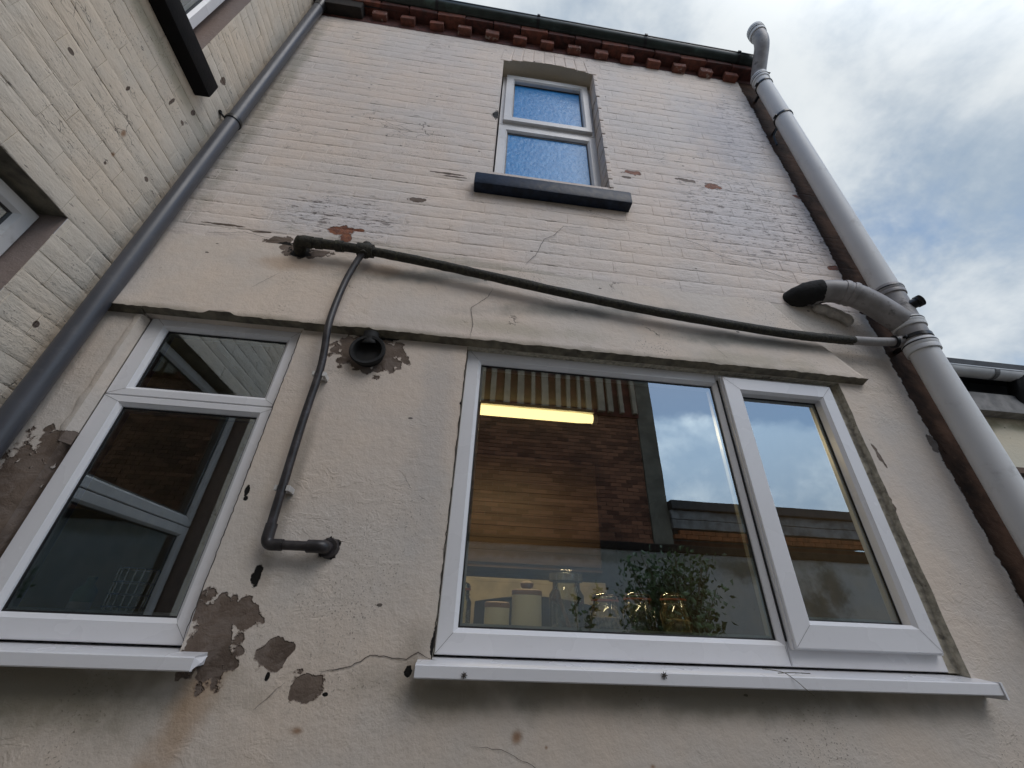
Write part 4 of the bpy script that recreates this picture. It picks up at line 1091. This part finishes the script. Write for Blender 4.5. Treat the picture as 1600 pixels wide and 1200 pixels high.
# inside window board and things on it
mb = MB(); mb.box(-1.45, 1.75, .092, .34, 1.462, 1.482, .004); mb.build("window_board", m_upvc_old, house)
m_cer = simple("cream_ceramic", (.80, .77, .64), .3, var=.03); m_wood = simple("wooden_lid", (.30, .16, .08), .5, vs=30)
def canister(x, y, r, h, label, knob):
    e = empty("canister", (x, y, 1.482), label, "canister", "cream canisters on the window board")
    mb = MB(); mb.lathe([(0, 0), (r*.97, 0), (r, .004), (r, h), (0, h)], (0, 0, 0), 28); mb.build("body", m_cer, e, smooth=40)
    mb = MB(); mb.lathe([(0, h+.001), (r*1.03, h+.001), (r*1.03, h+.014), (r*.9, h+.018), (0, h+.018)]+([] if not knob else []), (0, 0, 0), 28)
    if knob: mb.lathe([(.012, h+.018), (.022, h+.028), (.024, h+.038), (.014, h+.046), (0, h+.047)], (0, 0, 0), 18)
    mb.build("lid", m_wood, e, smooth=40)
canister(.137, .19, .043, .083, "short cream canister with flat wooden lid, left of the taller canister", False)
canister(.240, .19, .052, .125, "tall cream canister with knobbed wooden lid beside the silver lidded jar", True)
m_fill = simple("dried_pulses", (.34, .26, .15), .8, var=.6, vs=90); m_steel = simple("jar_metal", (.55, .55, .55), .25, .9); m_seal_o = simple("orange_jar_seal", (.5, .12, .05), .5)
def jar(x, y, r, h, label, fill=.6, lid='clip', fm=m_fill):
    e = empty("glass_jar", (x, y, 1.482), label, "jar", "glass jars on the window board")
    mb = MB(); mb.lathe([(0, 0), (r*.9, 0), (r, .008), (r, h*.72), (r*.8, h*.82), (r*.78, h)], (0, 0, 0), 24); mb.build("body", m_jar, e, smooth=50)
    if fill: mb = MB(); mb.lathe([(0, .004), (r*.93, .004), (r*.93, h*fill), (r*.4, h*fill+.006), (0, h*fill+.008)], (0, 0, 0), 20); mb.build("contents", fm, e, smooth=50)
    if lid == 'clip':
        mb = MB(); mb.lathe([(r*.80, h), (r*.86, h+.002), (r*.86, h+.010), (r*.7, h+.020), (0, h+.022)], (0, 0, 0), 24); mb.build("lid", m_jar, e, smooth=50)
        mb = MB(); mb.lathe([(r*.82, h-.003), (r*.88, h-.003), (r*.88, h+.002), (r*.82, h+.002)], (0, 0, 0), 24); mb.build("seal", m_seal_o, e, smooth=50)
        mb = MB(); th = [2*math.pi*k/20 for k in range(21)]; mb.tube([(r*.84*math.cos(t), r*.84*math.sin(t), h*.88) for t in th], .0016, 6); mb.tube([(-r*.2, -r*.85, h*.9), (0, -r*1.08, h*.75), (r*.05, -r*1.05, h*.6), (r*.1, -r*.9, h*.92), (0, -r*.2, h+.026)], .0018, 6); mb.build("clip_wire", m_steel, e, smooth=50)
    else:
        mb = MB(); mb.lathe([(0, h+.016), (r*.98, h+.016), (r, h+.012), (r, h-.008), (r*.95, h-.008)], (0, 0, 0), 26); mb.tube([(-.02, 0, h+.016), (-.02, 0, h+.030), (.02, 0, h+.030), (.02, 0, h+.016)], .002, 6); mb.build("lid", m_steel, e, smooth=50)
jar(.005, .19, .042, .135, "ribbed dark storage jar at the left edge of the fixed pane", .0)
jar(.385, .20, .062, .185, "tall glass jar with a flat silver lid and a spoon, right of the canisters", 0, 'flat')
mb = MB(); mb.tube([(.35, .19, 1.62), (.40, .2, 1.50)], [.007, .006], 8); mb.tube([(.345, .19, 1.585), (.345, .19, 1.60), (.35, .19, 1.63)], [.008, .020, .008], 10); mb.build("wooden_spoon", m_wood, None, smooth=50, label="pale wooden spoon standing inside the silver lidded jar", cat="spoon")
jar(.520, .18, .055, .120, "clip top jar of pulses with an orange seal, left of the clear jar", .55)
jar(.645, .19, .056, .130, "clear clip top jar with dark seal in the middle of the jar row", .0)
jar(.785, .20, .052, .135, "clip top jar of pasta at the right end of the jar row", .5, 'clip', simple("dried_pasta", (.45, .33, .18), .7, var=.5, vs=60))
# left window things
mb = MB()
cx, cy = -1.06, .21
for k in range(16):
    a = 2*math.pi*k/16; mb.tube([(cx+.05*math.cos(a), cy+.05*math.sin(a), 1.482), (cx+.055*math.cos(a), cy+.055*math.sin(a), 1.63)], .0018, 5)
for z_ in (1.484, 1.52, 1.555, 1.59, 1.63):
    mb.tube([(cx+.055*math.cos(2*math.pi*k/20), cy+.055*math.sin(2*math.pi*k/20), z_) for k in range(21)], .0022, 5)
mb.build("wire_basket", m_steel, None, smooth=50, label="upright chrome wire basket on the board behind the narrow left window", cat="basket")
e = empty("bottle", (-1.185, .2, 1.482), "small pale green plastic bottle with white label in the left window corner", "bottle")
mb = MB(); mb.lathe([(0, 0), (.026, 0), (.028, .006), (.028, .08), (.012, .10), (.012, .12), (0, .12)], (0, 0, 0), 20); mb.build("body", simple("green_plastic", (.18, .30, .22), .3), e, smooth=50)
mb = MB(); mb.lathe([(.0285, .01), (.0287, .012), (.0287, .045), (.0285, .047)], (0, 0, 0), 20); mb.build("label", m_clipw, e, smooth=50)

# ================================================================== what the glass reflects: the far side of the yard
oy = -5.9
m_fb = None
def farbrick():
    mt, bb, p, _ = newmat("far_red_brick"); ps = pos(bb)
    oi = bb.n("ShaderNodeAttribute", attribute_name="tone"); 
    c = bb.mix(oi.outputs['Fac'], (.14, .06, .04), (.42, .19, .115))
    c = bb.mix(bb.ramp(bb.noise(ps, 1.2, 5, .6), .4, .7, 0, .5), c, (.06, .04, .035))
    bb.link(c, p.inputs['Base Color']); p.inputs['Roughness'].default_value = .9
    return mt
m_fb = farbrick()
oh = empty("brick_house", (0, oy, 0), "red brick house across the yard, seen only as a reflection in the kitchen window", "house")
OH = (0, oy, 0)
mb = MB(); mb.box(-5.5, 3.42, oy-3, oy, 0, 6.9); lbuild(mb, "wall", simple("far_mortar", (.22, .19, .16), .9), oh, OH)
V_, F_, T_ = [], [], []
r = random.Random(4); z = 2.85; row = 0
while z < 5.4:
    x = -5.4-(.11 if row % 2 else 0)
    while x < 3.40:
        x1 = min(x+.215, 3.41); d = .010+.006*r.random(); i = len(V_)
        for (xx, zz) in ((x, z), (x1, z), (x1, z+.067), (x, z+.067)): V_.append((xx, oy+d, zz))
        for (xx, zz) in ((x, z), (x1, z), (x1, z+.067), (x, z+.067)): V_.append((xx, oy, zz))
        F_ += [(i+3, i+2, i+1, i), (i, i+1, i+5, i+4), (i+1, i+2, i+6, i+5), (i+2, i+3, i+7, i+6), (i+3, i, i+4, i+7)]; T_ += [r.random()]*8
        x += .225
    z += .077; row += 1
me = bpy.data.meshes.new("facing_bricks"); me.from_pydata(V_, [], F_); me.materials.append(m_fb)
at_ = me.attributes.new("tone", 'FLOAT', 'POINT'); at_.data.foreach_set("value", T_)
o = bpy.data.objects.new("facing_bricks", me); COL.objects.link(o); o.parent = oh; o.location = (-OH[0], -OH[1], -OH[2]); tag(o, kind='stuff')
mb = MB(); mb.box(3.42, 3.78, oy-.3, oy+.04, 0, 6.9, .01); lbuild(mb, "render_pier", simple("far_pier", (.19, .18, .15), .9, var=.3, vs=4), oh, OH)
m_pale = simple("pale_batten", (.42, .36, .28), .8, var=.2, vs=4); m_drb = simple("far_dark_red", (.12, .035, .028), .9, var=.5, vs=5)
mb = MB(); mb.box(-5.5, 3.45, oy, oy+.05, 5.42, 6.75); lbuild(mb, "frieze", m_drb, oh, OH)
x = -5.4; bm_ = MB(); bm_.box(-.055, .055, 0, .09, 5.47, 6.7, .008); t0 = None
while x < 3.4:
    if t0 is None: t0 = lbuild(bm_, "batten", m_pale, oh, (0, 0, 0)); t0.location = (x, .05, 0)
    else:
        o = t0.copy(); COL.objects.link(o); o.parent = oh; o.location = (x, .05+r.random()*.02, 0); o.scale = (.6+.9*r.random(), 1, 1)
    x += .2+.1*r.random()
mb = MB(); mb.box(-5.6, 3.6, oy-3.2, oy+.35, 6.76, 6.9); lbuild(mb, "roof", m_tile, oh, OH)

# low outbuilding to the right of it
ob = empty("outbuilding", (5.7, oy, 0), "low outbuilding with weathered grey boards over a red brick course, seen reflected in the casement", "building")
OB = (5.7, oy, 0)
mb = MB(); mb.box(3.79, 10, oy-3, oy, 0, 3.0); lbuild(mb, "wall", m_redbrick2, ob, OB)
m_grey = simple("weathered_board", (.26, .27, .28), .85, var=.4, vs=7, dirt=(.06, .05, .05), dirt_amt=.8, dirt_scale=5)
for (z0, z1) in ((3.20, 3.36), (3.37, 3.53)):
    mb = MB(); mb.box(3.79, 10, oy-.02, oy+.10, z0, z1, .006); lbuild(mb, "board", m_grey, ob, OB)
mb = MB(); mb.box(3.79, 10, oy-3, oy+.18, 3.54, 3.70, .01); lbuild(mb, "roof", m_tile, ob, OB)
xx = 3.8
fbm = rough_brick("course_brick", .218, .068, .10, 77, simple("orange_brick", (.36, .13, .055), .9, var=.3, vs=10))
while xx < 9.8:
    for q in range(2):
        o = bpy.data.objects.new("brick", fbm); COL.objects.link(o); o.parent = ob; o.location = (xx+.11+.11*q-OB[0], .03, 3.06+q*.077)
    xx += .227
# whitewashed yard wall with a dark coping
yw = empty("yard_wall", (2, oy+.3, 0), "whitewashed yard wall with a dark coping, seen reflected low in the kitchen window", "wall")
OY = (2, oy+.3, 0)
m_ww = paint("stained_whitewash", (.60, .61, .60), False, stains=[((.10, .10, .07), .8, [(5.9, 1.9, .35, .55, 0), (4.8, 2.5, .6, .2, 0), (6.3, 2.3, .3, .5, .3)]), ((.2, .2, .15), .6, [(2, 2.6, 6, .12, 0), (3, .5, 7, .8, 0)])])
mb = MB(); mb.box(-5.5, 10, oy+.2, oy+.4, 0, 2.72); lbuild(mb, "masonry", m_ww, yw, OY)
mb = MB(); mb.box(-5.5, 10, oy+.15, oy+.45, 2.72, 2.85, .02); lbuild(mb, "coping", m_eaves_dk, yw, OY)

# bush growing in the yard behind the camera (reflected)
def bush(x, y, h, w, n, seed, label, cat, lean=(0, 0)):
    r = random.Random(seed); e = empty("leafy_bush" if n > 400 else "seedling", (x, y, 0), label, cat)
    st = MB(); lf = MB(); tips = []
    for k in range(max(3, n//60)):
        a = r.random()*6.28; rr = w*(.2+.8*r.random()); zt = h*(.55+.45*r.random())
        p1 = Vector((0, 0, .0)); p3 = Vector((math.cos(a)*rr+lean[0], math.sin(a)*rr+lean[1], zt)); p2 = (p1+p3)/2+Vector((-.3*p3.x, -.3*p3.y, h*.1))
        P_ = bez([p1, p2, p3], 8); st.tube(P_, [.012*(1-.8*i/len(P_)) for i in range(len(P_))], 5); tips.append(P_)
    st.build("stems", simple("bush_stem", (.25, .22, .15), .9), e, kind=None)
    for k in range(n):
        P_ = r.choice(tips); t = P_[int(len(P_)*(.35+.64*r.random()))]
        c = t+Vector(((r.random()-.5), (r.random()-.5), (r.random()-.5)))*.22*w*2
        L_ = .04+.05*r.random(); d = Vector((r.random()-.5, r.random()-.5, r.random()-.3)).normalized(); s_ = d.cross(Vector((r.random(), r.random(), .2))).normalized()*L_*.32
        up_ = d.cross(s_).normalized()*L_*.12
        lf.poly([c, c+d*L_*.5+s_+up_, c+d*L_, c+d*L_*.5-s_+up_])
    lf.build("foliage", simple("bush_leaf", (.12, .20, .085), .5, var=.6, vs=15), e, kind='stuff')
bush(2.5, -3.4, 2.3, .6, 8000, 3, "leafy bush reflected in the fixed pane, right of the jars", "bush", (-.15, 0))
bush(1.45, -3.9, 2.05, .22, 260, 5, "sparse spindly sapling reflected left of the bush", "sapling", (.1, 0))
